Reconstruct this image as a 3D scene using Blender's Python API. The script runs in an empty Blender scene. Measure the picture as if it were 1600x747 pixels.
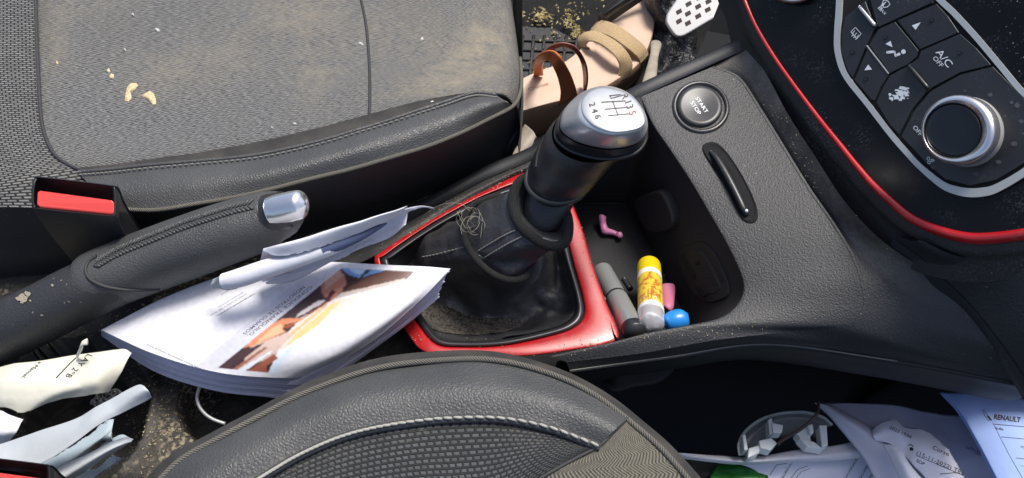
import bpy, bmesh, math, random
from mathutils import Vector, Matrix, noise
from mathutils.bvhtree import BVHTree
random.seed(7)
R = math.radians
# ------------------------------------------------------------------ camera, sky, sun, exposure
S = bpy.context.scene
COL = S.collection
CAMZ, CAMY, PITCH, FPX = .45, -.315, R(55), 1331.0
cam = bpy.data.cameras.new('camera'); camo = bpy.data.objects.new('camera', cam); COL.objects.link(camo)
camo.location = (0, CAMY, CAMZ); camo.rotation_euler = (math.pi/2 - PITCH, 0, 0)
cam.sensor_width = 36; cam.lens = 36*FPX/1600; cam.clip_start = .01; cam.clip_end = 50
S.camera = camo
SUN_EL, SUN_AZ = R(66), R(48)        # sun up and to the right/back of the picture; azimuth from +X towards +Y
sd = Vector((math.cos(SUN_EL)*math.cos(SUN_AZ), math.cos(SUN_EL)*math.sin(SUN_AZ), math.sin(SUN_EL)))
w = bpy.data.worlds.new("World"); S.world = w; w.use_nodes = True
nt = w.node_tree; bg = nt.nodes['Background']; sk = nt.nodes.new('ShaderNodeTexSky')
sk.sky_type = 'NISHITA'; sk.sun_disc = False; sk.air_density = .8; sk.dust_density = 3.5; sk.sun_elevation = SUN_EL; sk.sun_rotation = math.pi/2 - SUN_AZ
nt.links.new(sk.outputs[0], bg.inputs[0]); bg.inputs[1].default_value = .15
sl = bpy.data.lights.new('sun', 'SUN'); sl.energy = 3.0; sl.angle = R(16); sl.color = (1, .965, .9)
so = bpy.data.objects.new('sun', sl); COL.objects.link(so); so.rotation_euler = sd.to_track_quat('Z', 'Y').to_euler()
S.view_settings.view_transform = 'Standard'; S.view_settings.look = 'None'
S.view_settings.exposure = .36; S.view_settings.gamma = 1
S.render.resolution_x = 1024; S.render.resolution_y = 478
# ------------------------------------------------------------------ picture measurements -> points in the car
CAM = Vector((0, CAMY, CAMZ)); FW = Vector((0, math.cos(PITCH), -math.sin(PITCH))); UP = Vector((0, math.sin(PITCH), math.cos(PITCH)))
def ray(px, py): return FW + Vector((1, 0, 0))*((px-800)/FPX) + UP*((373.5-py)/FPX)
ZO = [0.0]
def P(px, py, z=0.0, d=None):
    z += ZO[0]; r = ray(px, py); v = CAM + r*((z-CAMZ)/r.z)
    return v + Vector(d) if d else v
def proj(v):
    q = v-CAM; k = q.dot(FW); return 800+FPX*q.x/k, 373.5-FPX*q.dot(UP)/k
def V(p): return p if isinstance(p, Vector) else P(*p)
def PR(px, py, z, wpx):                      # radius of something wpx wide there
    return wpx*(P(px, py, z)-CAM).dot(FW)/FPX
def cr(p, t, closed=False):
    n = len(p)
    if closed:
        t = t % n; i = int(t) % n; f = t-int(t); a, b, c, d = p[(i-1) % n], p[i], p[(i+1) % n], p[(i+2) % n]
    else:
        i = min(int(t), n-2); f = t-i; b, c = p[i], p[i+1]
        a = p[i-1] if i > 0 else b*2-c; d = p[i+2] if i+2 < n else c*2-b
    return (b*2 + (c-a)*f + (a*2-b*5+c*4-d)*f*f + (b*3-a-c*3+d)*f*f*f)*.5
def smooth_path(pts, n, closed=False):
    p = [V(q) for q in pts]; m = len(p) if closed else len(p)-1
    return [cr(p, m*i/(n if closed else n-1), closed) for i in range(n)]
# ------------------------------------------------------------------ objects
def tag(o, label=None, cat=None, group=None, kind=None):
    if label: o['label'] = label
    if cat: o['category'] = cat
    if group: o['group'] = group
    if kind: o['kind'] = kind
    return o
def thing(name, label, cat, loc, group=None, kind=None):
    o = bpy.data.objects.new(name, None); COL.objects.link(o); o.location = loc; o.empty_display_size = .02
    return tag(o, label, cat, group, kind)
BV = {}
def mk(name, verts, faces, mat, parent=None, uvs=None, smooth=True, solid=0, attr=None, bevel=0, col=None, off=0):
    me = bpy.data.meshes.new(name); me.from_pydata([tuple(v) for v in verts], [], faces)
    if uvs:
        l = me.uv_layers.new(name='UVMap')
        for lp in me.loops: l.data[lp.index].uv = uvs[lp.vertex_index]
    if attr:
        a = me.attributes.new('stain', 'FLOAT', 'POINT')
        for i, x in enumerate(attr): a.data[i].value = x
    if col:
        a = me.color_attributes.new('paint', 'FLOAT_COLOR', 'POINT')
        for i, c in enumerate(col): a.data[i].color = (*c, 1)
    me.materials.append(mat); me.validate()
    if smooth:
        for f in me.polygons: f.use_smooth = True
    o = bpy.data.objects.new(name, me); COL.objects.link(o)
    if parent:
        o.parent = parent
        if parent.type == 'EMPTY': o.matrix_parent_inverse = Matrix.Translation(-Vector(parent.location))
    if bevel:
        m = o.modifiers.new('b', 'BEVEL'); m.width = bevel; m.segments = 3; m.limit_method = 'ANGLE'; m.angle_limit = R(35)
    if solid:
        m = o.modifiers.new('s', 'SOLIDIFY'); m.thickness = solid; m.offset = off
    BV[o] = (verts, faces)
    return o
def bvh(*os):
    vs, fs = [], []
    for o in os:
        v, f = BV[o]; k = len(vs); vs += list(v); fs += [[i+k for i in q] for q in f]
    return BVHTree.FromPolygons(vs, fs)
def on(t, px, py, off=0.0, strict=False):
    r = ray(px, py).normalized(); h = t.ray_cast(CAM, r)
    if h[0] is None:
        if strict: return None
        k = .5
        for i in range(8):
            h = t.find_nearest(CAM+r*k); k = (h[0]-CAM).dot(r)
        h = (CAM+r*k, h[1])
    n = h[1] if h[1].dot(r) < 0 else -h[1]
    return h[0] + n*off
def grid(pts, nu, nv, closed=False):          # faces for nv rows of nu points
    f = []
    for j in range(nv-1):
        for i in range(nu if closed else nu-1):
            i2 = (i+1) % nu; f.append((j*nu+i, j*nu+i2, (j+1)*nu+i2, (j+1)*nu+i))
    return f
def patch(name, rows, mat, parent=None, nu=40, nv=12, closed=False, bump=None, solid=0, stain=None, paint=None, linear=False, cap=False, off=0, torn=None):
    rows = [[V(q) for q in r] for r in rows]
    m = len(rows[0]) if closed else len(rows[0])-1
    U = [[cr(r, m*i/(nu if closed else nu-1), closed) for i in range(nu)] for r in rows]
    tot = nv*(len(rows)-1)+1; vs = []
    for j in range(tot):
        t = j/nv
        for i in range(nu):
            c = [u[i] for u in U]
            if linear:
                k = min(int(t), len(c)-2); v = c[k].lerp(c[k+1], t-k)
            else: v = cr(c, t)
            vs.append(v)
    if torn:
        ed, am = torn
        def tr_(i, j, i2, j2, k):
            a = j*nu+i; b = j2*nu+i2; v = vs[a]
            h = (noise.noise(v*90)+.6*noise.noise(v*260)+.4*noise.noise(v*700)+.5)*am
            vs[a] = v+(vs[b]-v).normalized()*max(0, h)
        if 'a' in ed: [tr_(i, 0, i, 2, 0) for i in range(nu)]
        if 'b' in ed: [tr_(i, tot-1, i, tot-3, 0) for i in range(nu)]
        if 'l' in ed: [tr_(0, j, 2, j, 0) for j in range(tot)]
        if 'r' in ed: [tr_(nu-1, j, nu-3, j, 0) for j in range(tot)]
    if bump: vs = [bump(v) for v in vs]
    uv = [None]*len(vs); acc = [0.0]*nu
    mid = tot//2; cu = [0.0]
    for i in range(1, nu): cu.append(cu[-1]+(vs[mid*nu+i]-vs[mid*nu+i-1]).length)
    for j in range(tot):
        if j: 
            d = sum((vs[j*nu+i]-vs[(j-1)*nu+i]).length for i in range(0, nu, 3))/len(range(0, nu, 3)); acc[0] += d
        for i in range(nu): uv[j*nu+i] = (cu[i], acc[0])
    fs = grid(vs, nu, tot, closed)
    if cap: fs = fs+[tuple(range((tot-1)*nu, tot*nu))]
    st = [stain(*proj(v)) for v in vs] if stain else None
    pc = None
    if paint:
        pc = []
        for v in vs:
            x, y = proj(v); q = [paint(x+dx, y+dy) for dx, dy in ((0, 0), (1.3, .4), (-1.2, .5), (.3, -1.2), (-.2, 1.3))]; k = 1+.10*noise.noise(v*420)
            pc.append(tuple(min(.8, k*sum(c[i] for c in q)/5) for i in range(3)))
    return mk(name, vs, fs, mat, parent, uv, solid=solid, attr=st, col=pc, off=off)
def tube(name, path, mat, parent=None, n=16, m=40, closed=False, flat=1.0, power=2.0, upv=(0, 0, 1), caps=True, worldr=None):
    """path: (px,py,z,half width in px); or vectors with worldr"""
    c = [P(*p[:3]) if not isinstance(p, Vector) else p for p in path]
    r = [Vector((PR(*p), 0, 0)) for p in path] if worldr is None else [Vector((x, 0, 0)) for x in (worldr if isinstance(worldr, list) else [worldr]*len(path))]
    k = len(c) if closed else len(c)-1; vs = []; uv = []
    C = [cr(c, k*i/(m if closed else m-1), closed) for i in range(m)]
    Q = [max(1e-5, cr(r, k*i/(m if closed else m-1), closed).x) for i in range(m)]
    L = 0
    for i in range(m):
        a = C[(i-1) % m] if closed or i > 0 else C[i]; b = C[(i+1) % m] if closed or i < m-1 else C[i]
        if i: L += (C[i]-C[i-1]).length
        t = (b-a).normalized(); s = t.cross(Vector(upv)); s = s.normalized() if s.length > 1e-4 else Vector((1, 0, 0)); u = s.cross(t)
        for j in range(n):
            an = 2*math.pi*j/n; ca, sa = math.cos(an), math.sin(an)
            e = 2/power; x = abs(ca)**e*(1 if ca > 0 else -1); y = abs(sa)**e*(1 if sa > 0 else -1)
            vs.append(C[i]+s*x*Q[i]+u*y*Q[i]*flat); uv.append((L, j/n*2*math.pi*Q[i]))
    f = grid(vs, n, m, True)
    if closed: f += [((m-1)*n+j, (m-1)*n+(j+1) % n, (j+1) % n, j) for j in range(n)]
    elif caps: f += [tuple(range(n)), tuple(range((m-1)*n, m*n))]
    return mk(name, vs, f, mat, parent, uv)
def slab(name, pts, mat, parent=None, down=(0, 0, -.003), bevel=.0005, smoothn=0, smooth=False):
    p = smooth_path(pts, smoothn, True) if smoothn else [V(q) for q in pts]
    d = Vector(down); n = len(p); vs = p+[q+d for q in p]
    f = [tuple(range(n)), tuple(reversed(range(n, 2*n)))]+[(i, i+n, (i+1) % n+n, (i+1) % n) for i in range(n)]
    return mk(name, vs, f, mat, parent, smooth=smooth, bevel=bevel)
def multi(name, pieces, mat, parent=None, smooth=True, **k):
    vs, fs = [], []
    for v, f in pieces:
        b = len(vs); vs += list(v); fs += [tuple(i+b for i in q) for q in f]
    return mk(name, vs, fs, mat, parent, smooth=smooth, **k)
def beads(pathpts, n, ln, rad, lift=None, skew=0.0):       # stitches: short capsules along a path of world points
    out = []; k = len(pathpts)-1
    for i in range(n):
        t = k*(i+.5)/n; c = cr(pathpts, t); c2 = cr(pathpts, min(k-1e-4, t+.02)); tg = (c2-c)
        if tg.length < 1e-7: continue
        tg.normalize(); s = tg.cross(Vector((0, 0, 1))).normalized(); tg = (tg+s*skew).normalized(); s = tg.cross(Vector((0, 0, 1))).normalized(); u = s.cross(tg)
        vs = []
        for a, q in ((-1, .35), (-.7, .9), (0, 1), (.7, .9), (1, .35)):
            for j in range(6):
                an = j*math.pi/3; vs.append(c+tg*ln*a*.5+(s*math.cos(an)+u*math.sin(an))*rad*q)
        f = grid(vs, 6, 5, True)+[tuple(range(6)), tuple(range(24, 30))]
        out.append((vs, f))
    return out
def flat_decal(name, polys, tree, mat, parent, off=.0003, dens=0):   # closed outlines (px) laid on a surface
    vs, fs = [], []
    for poly in polys:
        pl = [Vector((x, y, 0)) for x, y in poly]
        q = [on(tree, p.x, p.y, off, True) for p in pl]
        if any(x is None for x in q): continue
        b = len(vs); vs += q; fs.append(tuple(range(b, b+len(q))))
    return mk(name, vs, fs, mat, parent, smooth=False)
def ribbon(path, wd, n=None, closed=False):                 # px outline quads of a line with width
    p = [Vector((x, y, 0)) for x, y in path]
    if n:
        k = len(p) if closed else len(p)-1; p = [cr(p, k*i/(n if closed else n-1), closed) for i in range(n)]
    if not n and not isinstance(wd, (list, tuple)):
        q = []
        for a, b in zip(p, p[1:]+(p[:1] if closed else [])):
            k = max(1, int((b-a).length/7)); q += [a.lerp(b, i/k) for i in range(k)]
        p = q if closed else q+[p[-1]]
    W = wd if isinstance(wd, (list, tuple)) else [wd]*len(p)
    if len(W) != len(p):
        W = [W[min(len(W)-1, int(i*(len(W)-1)/(len(p)-1)))]*(1-(i*(len(W)-1)/(len(p)-1)) % 1)+W[min(len(W)-1, int(i*(len(W)-1)/(len(p)-1))+1)]*((i*(len(W)-1)/(len(p)-1)) % 1) for i in range(len(p))]
    L, Rr = [], []; m = len(p)
    for i in range(m):
        a = p[(i-1) % m] if (closed or i > 0) else p[i]; b = p[(i+1) % m] if (closed or i < m-1) else p[i]
        t = (b-a).normalized(); s = Vector((-t.y, t.x, 0)); L.append(p[i]+s*W[i]/2); Rr.append(p[i]-s*W[i]/2)
    qs = []
    for i in range(m if closed else m-1):
        j = (i+1) % m; qs.append([(v.x, v.y) for v in (L[i], L[j], Rr[j], Rr[i])])
    return qs
def text(body, ox, oy, rd, up, tree, mat, parent, name='lettering', off=.0004, space=1.0, bold=0.0, label=None, centre=False, shear=0):
    cu = bpy.data.curves.new('t', 'FONT'); cu.body = body; cu.size = 1; cu.space_character = space; cu.offset = bold; cu.resolution_u = 3
    if centre: cu.align_x = 'CENTER'
    cu.shear = shear
    to = bpy.data.objects.new('t', cu); COL.objects.link(to)
    dg = bpy.context.evaluated_depsgraph_get(); ev = to.evaluated_get(dg); me = ev.to_mesh()
    co = [v.co.copy() for v in me.vertices]; fc = [tuple(p.vertices) for p in me.polygons]
    ev.to_mesh_clear(); bpy.data.objects.remove(to); bpy.data.curves.remove(cu)
    vs = []; bad = set()
    for i, c in enumerate(co):
        h = on(tree, ox+rd[0]*c.x+up[0]*c.y, oy+rd[1]*c.x+up[1]*c.y, off, True)
        if h is None: bad.add(i); h = Vector((0, 0, 0))
        vs.append(h)
    fc = [f for f in fc if not any(i in bad for i in f)]
    used = sorted({i for f in fc for i in f}); mp = {u: k for k, u in enumerate(used)}
    o = mk(name, [vs[u] for u in used], [tuple(mp[i] for i in f) for f in fc], mat, parent, smooth=False)
    if label: o['label'] = label
    return o
# ------------------------------------------------------------------ materials
class M:
    def __init__(s, name, base=(.05,)*3, rough=.5, metal=0, **k):
        s.m = bpy.data.materials.new(name); s.m.use_nodes = True; s.t = s.m.node_tree; s.n = s.t.nodes; s.l = s.t.links
        s.b = s.n['Principled BSDF']; s.b.inputs['Base Color'].default_value = (*base, 1); s.b.inputs['Roughness'].default_value = rough
        s.b.inputs['Metallic'].default_value = metal
        for a, v in k.items(): s.b.inputs[a.replace('_', ' ')].default_value = v
        s.c = s.n.new('ShaderNodeTexCoord'); s.base = base; s.colout = None; s.nrm = None
    def vec(s, sc=(1, 1, 1), uv=False, rot=0):
        mp = s.n.new('ShaderNodeMapping'); mp.inputs['Scale'].default_value = sc; mp.inputs['Rotation'].default_value = (0, 0, rot)
        s.l.new(s.c.outputs['UV' if uv else 'Object'], mp.inputs[0]); return mp.outputs[0]
    def noise(s, scale, detail=4, uv=False, sc=(1, 1, 1), rough=.55, rot=0):
        x = s.n.new('ShaderNodeTexNoise'); x.inputs['Scale'].default_value = scale; x.inputs['Detail'].default_value = detail; x.inputs['Roughness'].default_value = rough
        s.l.new(s.vec(sc, uv, rot), x.inputs['Vector']); return x.outputs[0]
    def voro(s, scale, uv=False, sc=(1, 1, 1), feat='F1'):
        x = s.n.new('ShaderNodeTexVoronoi'); x.inputs['Scale'].default_value = scale; x.feature = feat
        s.l.new(s.vec(sc, uv), x.inputs['Vector']); return x.outputs[0]
    def ramp(s, f, a, b, ca=0.0, cb=1.0):
        x = s.n.new('ShaderNodeMapRange'); s.l.new(f, x.inputs[0]); x.inputs[1].default_value = a; x.inputs[2].default_value = b
        x.inputs[3].default_value = ca; x.inputs[4].default_value = cb; return x.outputs[0]
    def math(s, op, a, b=0.0, c=None):
        x = s.n.new('ShaderNodeMath'); x.operation = op
        for i, v in enumerate((a, b) if c is None else (a, b, c)):
            if hasattr(v, 'links') or hasattr(v, 'is_output'): s.l.new(v, x.inputs[i])
            else: x.inputs[i].default_value = v
        return x.outputs[0]
    def attr(s, n):
        x = s.n.new('ShaderNodeAttribute'); x.attribute_name = n; return x
    def mix(s, fac, col, first=None):
        x = s.n.new('ShaderNodeMix'); x.data_type = 'RGBA'; s.l.new(fac, x.inputs[0])
        a = first or s.colout
        if a is None: x.inputs[6].default_value = (*s.base, 1)
        else: s.l.new(a, x.inputs[6])
        if isinstance(col, tuple): x.inputs[7].default_value = (*col, 1)
        else: s.l.new(col, x.inputs[7])
        s.colout = x.outputs[2]; s.l.new(s.colout, s.b.inputs['Base Color']); return s
    def rgh(s, f, a, b): s.l.new(s.ramp(f, 0, 1, a, b), s.b.inputs['Roughness']); return s
    def bump(s, h, strength=.3, dist=.001):
        x = s.n.new('ShaderNodeBump'); x.inputs['Strength'].default_value = strength; x.inputs['Distance'].default_value = dist
        s.l.new(h, x.inputs['Height'])
        if s.nrm: s.l.new(s.nrm, x.inputs['Normal'])
        s.nrm = x.outputs[0]; s.l.new(s.nrm, s.b.inputs['Normal']); return s
    def dust(s, amt=.5, col=(.22, .19, .14), scale=60, fine=900, lo=.5, hi=.75):
        big = s.ramp(s.noise(scale, 5), lo, hi); fi = s.ramp(s.noise(fine, 3), .5, .7)
        f = s.math('MULTIPLY', s.math('MULTIPLY', big, fi), amt); return s.mix(f, col)
    def specks(s, amt=.7, col=(.35, .32, .26), scale=180, size=.12):
        v = s.voro(scale); f = s.ramp(v, size*.5, size, 1, 0); k = s.ramp(s.noise(25, 3), .5, .62); return s.mix(s.math('MULTIPLY', s.math('MULTIPLY', f, k), amt), col)
def leather(name, base, rough=.46, sc=620, st=.5, dust=.25):
    m = M(name, base, rough); m.mix(m.ramp(m.noise(30, 4), .35, .75, 0, dust), (.12, .118, .11)); m.specks(.25, (.3, .28, .24), 150, .06)
    v = m.voro(sc, feat='DISTANCE_TO_EDGE'); m.bump(m.ramp(v, 0, .35), st, .00035); m.bump(m.noise(sc*.9, 3), st*.6, .0003); m.bump(m.noise(70, 3), .12, .002)
    return m
def grain(name, base, rough=.5, sc=900, st=.5, dust=.35, dsc=30):
    m = M(name, base, rough); m.dust(dust, (.24, .22, .18), dsc, 900); m.specks(.5)
    m.bump(m.noise(sc, 2), st, .0007)
    v = m.voro(sc*.7, feat='SMOOTH_F1'); m.bump(v, st*.8, .0005); return m
m_leather = leather('black_leather', (.048, .049, .050)).m
m_leather2 = leather('black_leather_close', (.040, .042, .044), .5, 560, .42).m
m_grip = leather('grip_leather', (.022, .022, .024), .36, 800, .25, .08).m
m_gaiter = M('gaiter_leather', (.038, .038, .040), .38); m_gaiter.dust(.3, (.22, .19, .14), 40, 500, .6, .75); m_gaiter.bump(m_gaiter.noise(60, 4), .5, .004); m_gaiter.bump(m_gaiter.voro(900), .2, .0004); m_gaiter = m_gaiter.m
m_skirt = M('seat_side_vinyl', (.026, .027, .030), .42); m_skirt.specks(.6, (.3, .28, .24), 220, .1); m_skirt.bump(m_skirt.noise(700, 3), .25, .0005); m_skirt = m_skirt.m
m_gusset = M('brushed_cloth', (.022, .021, .020), .85); m_gusset.mix(m_gusset.ramp(m_gusset.noise(60, 5), .4, .75), (.055, .050, .043)); m_gusset.bump(m_gusset.noise(1500, 2), .4, .0005); m_gusset = m_gusset.m
m_plastic = grain('grained_plastic', (.025, .026, .028), .5, 1200, .5, .2).m
m_plastic_dusty = grain('dusty_plastic', (.028, .027, .026), .6, 900, .4, .75, 18).m
m_top = M('console_top_plastic', (.023, .024, .026), .5); m_top.dust(.22, (.24, .22, .18), 30, 900)
_f = m_top.math('MULTIPLY', m_top.attr('stain').outputs['Fac'], m_top.ramp(m_top.noise(55, 6, rough=.7), .35, .65, .25, .8)); m_top.mix(_f, (.17, .15, .12)); m_top.specks(.75, (.35, .33, .28), 210, .11)
m_top.mix(m_top.ramp(m_top.noise(900, 1), .3, .7, 0, .35), (.02, .02, .022))
m_top.bump(m_top.noise(1250, 2), .55, .0005); m_top.bump(m_top.voro(900, feat='SMOOTH_F1'), .45, .0004); m_top = m_top.m
m_tray = M('dirty_tray_plastic', (.022, .021, .020), .65); m_tray.mix(m_tray.ramp(m_tray.noise(35, 6, rough=.7), .5, .75, 0, .8), (.10, .085, .06)); m_tray.mix(m_tray.math('MULTIPLY', m_tray.ramp(m_tray.noise(22, 4), .48, .6), m_tray.ramp(m_tray.noise(330, 4), .5, .62)), (.30, .25, .16)); m_tray.bump(m_tray.noise(400, 4), .5, .0015); m_tray = m_tray.m
m_side = M('console_side_plastic', (.009, .010, .013), .55); m_side.bump(m_side.noise(900, 2), .3, .0004); m_side.specks(.3, (.1, .1, .12), 260, .08); m_side = m_side.m
m_bin = M('bin_plastic', (.022, .022, .024), .75, Specular_IOR_Level=.3); m_bin.specks(.6, (.2, .2, .2), 300, .12); m_bin.bump(m_bin.noise(1200, 2), .3, .0004); m_bin = m_bin.m
m_black = M('black_plastic', (.022, .022, .024), .32); m_black.bump(m_black.noise(900, 2), .12, .0003); m_black = m_black.m
m_void = M('matt_black', (.004, .004, .005), .9).m
m_foam = M('black_foam', (.012, .012, .012), .95); m_foam.bump(m_foam.noise(1500, 3), .8, .001); m_foam = m_foam.m
m_gloss = M('piano_black', (.006, .006, .007), .13, Specular_IOR_Level=.18); m_gloss.specks(1, (.30, .30, .28), 260, .12); m_gloss.specks(.8, (.2, .2, .2), 520, .16); m_gloss.dust(.3, (.2, .2, .2), 40, 700); m_gloss.rgh(m_gloss.noise(60, 4), .1, .32); m_gloss = m_gloss.m
m_gloss2 = M('gloss_black', (.006, .006, .007), .12); m_gloss2.specks(.3, (.2, .2, .2), 330, .08); m_gloss2 = m_gloss2.m
m_btn = M('button_black', (.018, .019, .022), .38); m_btn.specks(.6, (.3, .3, .3), 300, .11); m_btn.dust(.22, (.2, .2, .2), 50, 800); m_btn = m_btn.m
m_red = M('red_lacquer', (.40, .008, .012), .34, Coat_Weight=.25, Coat_Roughness=.2); m_red.dust(.8, (.22, .13, .09), 40, 420, .5, .7); m_red.mix(m_red.ramp(m_red.noise(50, 5, sc=(3, 1, 1)), .6, .66, 0, .5), (.30, .012, .014)); m_red.rgh(m_red.noise(80, 4), .18, .45); m_red = m_red.m
m_redp = M('red_button_plastic', (.72, .07, .06), .38); m_redp.bump(m_redp.noise(500, 2), .1, .0004); m_redp = m_redp.m
m_silver = M('satin_silver', (.50, .51, .49), .42, .35).m
m_chrome = M('brushed_chrome', (.72, .72, .73), .25, .9); m_chrome.rgh(m_chrome.noise(60, 2), .22, .3); m_chrome = m_chrome.m
m_face = M('knob_face_metal', (.52, .53, .53), .36, .6); m_face.rgh(m_face.noise(200, 4), .28, .42); m_face = m_face.m
m_cap = M('satin_cap_metal', (.62, .63, .64), .3, .55); m_cap.rgh(m_cap.noise(60, 2), .26, .36); m_cap = m_cap.m
m_engr = M('engraved_ink', (.07, .05, .05), .6).m
m_engr_red = M('engraved_red', (.45, .06, .05), .6).m
m_white = M('white_marking', (.72, .76, .78), .5).m
m_ink = M('black_print', (.02, .02, .025), .6).m
m_greyink = M('grey_print', (.10, .10, .13), .6).m
m_thread = M('grey_thread', (.17, .165, .15), .8).m
m_thread_dk = M('dark_thread', (.03, .03, .032), .7).m
m_thread_lt = M('pale_thread', (.33, .32, .28), .8).m
def paper(name, base, tl=.0, b=.25):
    m = M(name, base, .7); m.mix(m.ramp(m.noise(45, 4), .4, .8, 0, .25), tuple(x*.8 for x in base)); m.bump(m.noise(28, 4), b, .006); return m.m
m_paper = paper('white_paper', (.66, .66, .71)); m_pages = paper('page_edges', (.60, .60, .74)); m_cream = paper('cream_paper', (.66, .64, .53))
m_paper_grey = paper('greyish_paper', (.42, .45, .47)); m_paper_lilac = paper('lilac_paper', (.52, .52, .64)); m_paper_blue = paper('blue_paper', (.33, .46, .82))
m_paper_pale = paper('receipt_paper', (.76, .77, .86)); m_bluepr = paper('blue_print', (.06, .08, .16))
m_cover = M('printed_cover', (.8, .8, .83), .32); m_cover.l.new(m_cover.attr('paint').outputs['Color'], m_cover.b.inputs['Base Color']); m_cover = m_cover.m
# piping: twisted cord / ribbed tape
def cord(name, a, b, sc):
    m = M(name, a, .85); x = m.n.new('ShaderNodeTexWave'); x.inputs['Scale'].default_value = sc; x.inputs['Distortion'].default_value = .6; x.bands_direction = 'DIAGONAL'
    m.l.new(m.vec((1, 1, 1), True), x.inputs['Vector']); m.mix(m.ramp(x.outputs[1], .3, .8), b); m.bump(x.outputs[1], .6, .0008)
    m.dust(.5, (.3, .27, .2), 30, 800); return m.m
m_piping = cord('piping_cord', (.07, .067, .056), (.17, .16, .13), 480)
m_piping2 = cord('piping_cord_close', (.075, .07, .06), (.15, .14, .115), 430)
# woven cloths
def cloth(name, dark, light, freq, per, stain=False, dirt=(.26, .225, .16)):
    m = M(name, dark, .9)
    sp = m.n.new('ShaderNodeSeparateXYZ'); m.l.new(m.vec((1, 1, 1), True), sp.inputs[0])
    zz = m.math('PINGPONG', sp.outputs[0] if not stain else sp.outputs[1], per)
    o2 = sp.outputs[1] if not stain else sp.outputs[0]
    s = m.math('SINE', m.math('MULTIPLY', m.math('ADD', o2 if not stain else m.math('MULTIPLY', o2, .35), zz), freq*2*math.pi))
    hb = m.ramp(s, -.7, .7)
    mel = m.ramp(m.noise(1, 4, True, (260, 1500, 1), .75, .12), .40, .64)
    wt = .30 if stain else .62
    m.mix(m.math('MULTIPLY', m.math('ADD', m.math('MULTIPLY', hb, wt), m.math('MULTIPLY', mel, .95-wt)), 1.0), light)
    m.mix(m.ramp(m.noise(14, 5), .5, .8, 0, .18), tuple(x*.6 for x in dirt))
    if stain:
        st = m.attr('stain').outputs['Fac']
        nz = m.ramp(m.noise(95, 7, rough=.75), .32, .66); f = m.math('MULTIPLY', m.math('MULTIPLY', st, nz), .95)
        m.mix(f, dirt)
    m.bump(m.math('ADD', s, mel), .35, .0006)
    return m.m
m_cloth = cloth('grey_seat_cloth', (.013, .014, .016), (.235, .235, .228), 620, .0030, True)
m_herring = cloth('herringbone_cloth', (.012, .011, .010), (.19, .178, .138), 620, .0042, False)
def mesh_cloth(name, dark, light, bw, rh, mortar):
    m = M(name, dark, .8); x = m.n.new('ShaderNodeTexBrick'); x.inputs['Color1'].default_value = (*light, 1); x.inputs['Color2'].default_value = (*[c*.65 for c in light], 1)
    x.inputs['Mortar'].default_value = (*dark, 1); x.inputs['Scale'].default_value = 1; x.inputs['Brick Width'].default_value = bw; x.inputs['Row Height'].default_value = rh
    x.inputs['Mortar Size'].default_value = mortar; x.inputs['Mortar Smooth'].default_value = .5
    m.l.new(m.vec((1, 1, 1), True), x.inputs['Vector']); m.colout = x.outputs[0]; m.l.new(m.colout, m.b.inputs['Base Color'])
    m.dust(.4, (.25, .22, .16), 30, 600); m.bump(m.math('SUBTRACT', 1.0, x.outputs[1]), .9, .0012); return m.m
m_mesh = mesh_cloth('open_weave_cloth', (.006, .006, .007), (.19, .19, .18), .0044, .0022, .00055)
m_mesh2 = mesh_cloth('open_weave_cloth_close', (.008, .009, .010), (.066, .070, .073), .0030, .0020, .00052)
# ------------------------------------------------------------------ setting: floor pan
m_carpet = M('dark_carpet', (.007, .0065, .0065), .95); m_carpet.dust(.3, (.16, .13, .09), 16, 500); m_carpet.bump(m_carpet.noise(700, 4), .8, .003); m_carpet = m_carpet.m
def gridplane(x0, x1, y0, y1, zf, nx, ny):
    vs = [Vector((x0+(x1-x0)*i/(nx-1), y0+(y1-y0)*j/(ny-1), 0)) for j in range(ny) for i in range(nx)]
    for v in vs: v.z = zf(v.x, v.y)
    return vs, grid(vs, nx, ny)
FZ = -.35
v, f = gridplane(-1.2, 1.4, -.9, 1.8, lambda x, y: FZ+.006*noise.noise(Vector((x*9, y*9, 0))), 120, 120)
tag(mk('floor', v, f, m_carpet), kind='structure')
TFLOOR = None
# ------------------------------------------------------------------ driver's seat
seat = thing('car_seat', "driver's seat with stained grey cloth cushion and black leather side bolster", 'car seat', (-.05, .30, -.1))
def g(x, y, cx, cy, sx, sy, rot=0.0):
    dx, dy = x-cx, y-cy; c, s = math.cos(rot), math.sin(rot); a, b = (dx*c+dy*s)/sx, (-dx*s+dy*c)/sy
    return math.exp(-(a*a+b*b))
def stainf(x, y):
    v = .9*g(x, y, 745, 85, 55, 38, -.5)+.75*g(x, y, 690, 125, 90, 22, -.25)+.5*g(x, y, 490, 120, 40, 45)+.55*g(x, y, 465, 20, 80, 35)+.35*g(x, y, 620, 60, 120, 50)
    v += .4*g(x, y, 90, 60, 25, 60)+.4*g(x, y, 250, 110, 60, 30)+.35*g(x, y, 350, 80, 70, 50)+.3*g(x, y, 720, 150, 60, 10)+.3*g(x, y, 150, 10, 80, 20)
    v += .6*g(x, y, 760, 150, 45, 12, -.2)+.5*g(x, y, 770, 40, 35, 50)-.5*g(x, y, 200, 220, 50, 25)
    return max(0, min(1, v))
def wr(v):
    return v+Vector((0, 0, .0016*noise.noise(Vector((v.x, v.y, 0))*28)))
F0 = [(30, -90, .028), (200, -90, .03), (350, -90, .03), (500, -90, .03), (650, -90, .03), (740, -90, .026), (785, -90, .008), (785, -90, .008, (0, 0, -.10))]
F1 = [(35, 70, .030), (200, 70, .034), (350, 70, .036), (500, 70, .036), (650, 70, .036), (755, 70, .031), (808, 70, .012), (808, 70, .012, (0, 0, -.10))]
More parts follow.
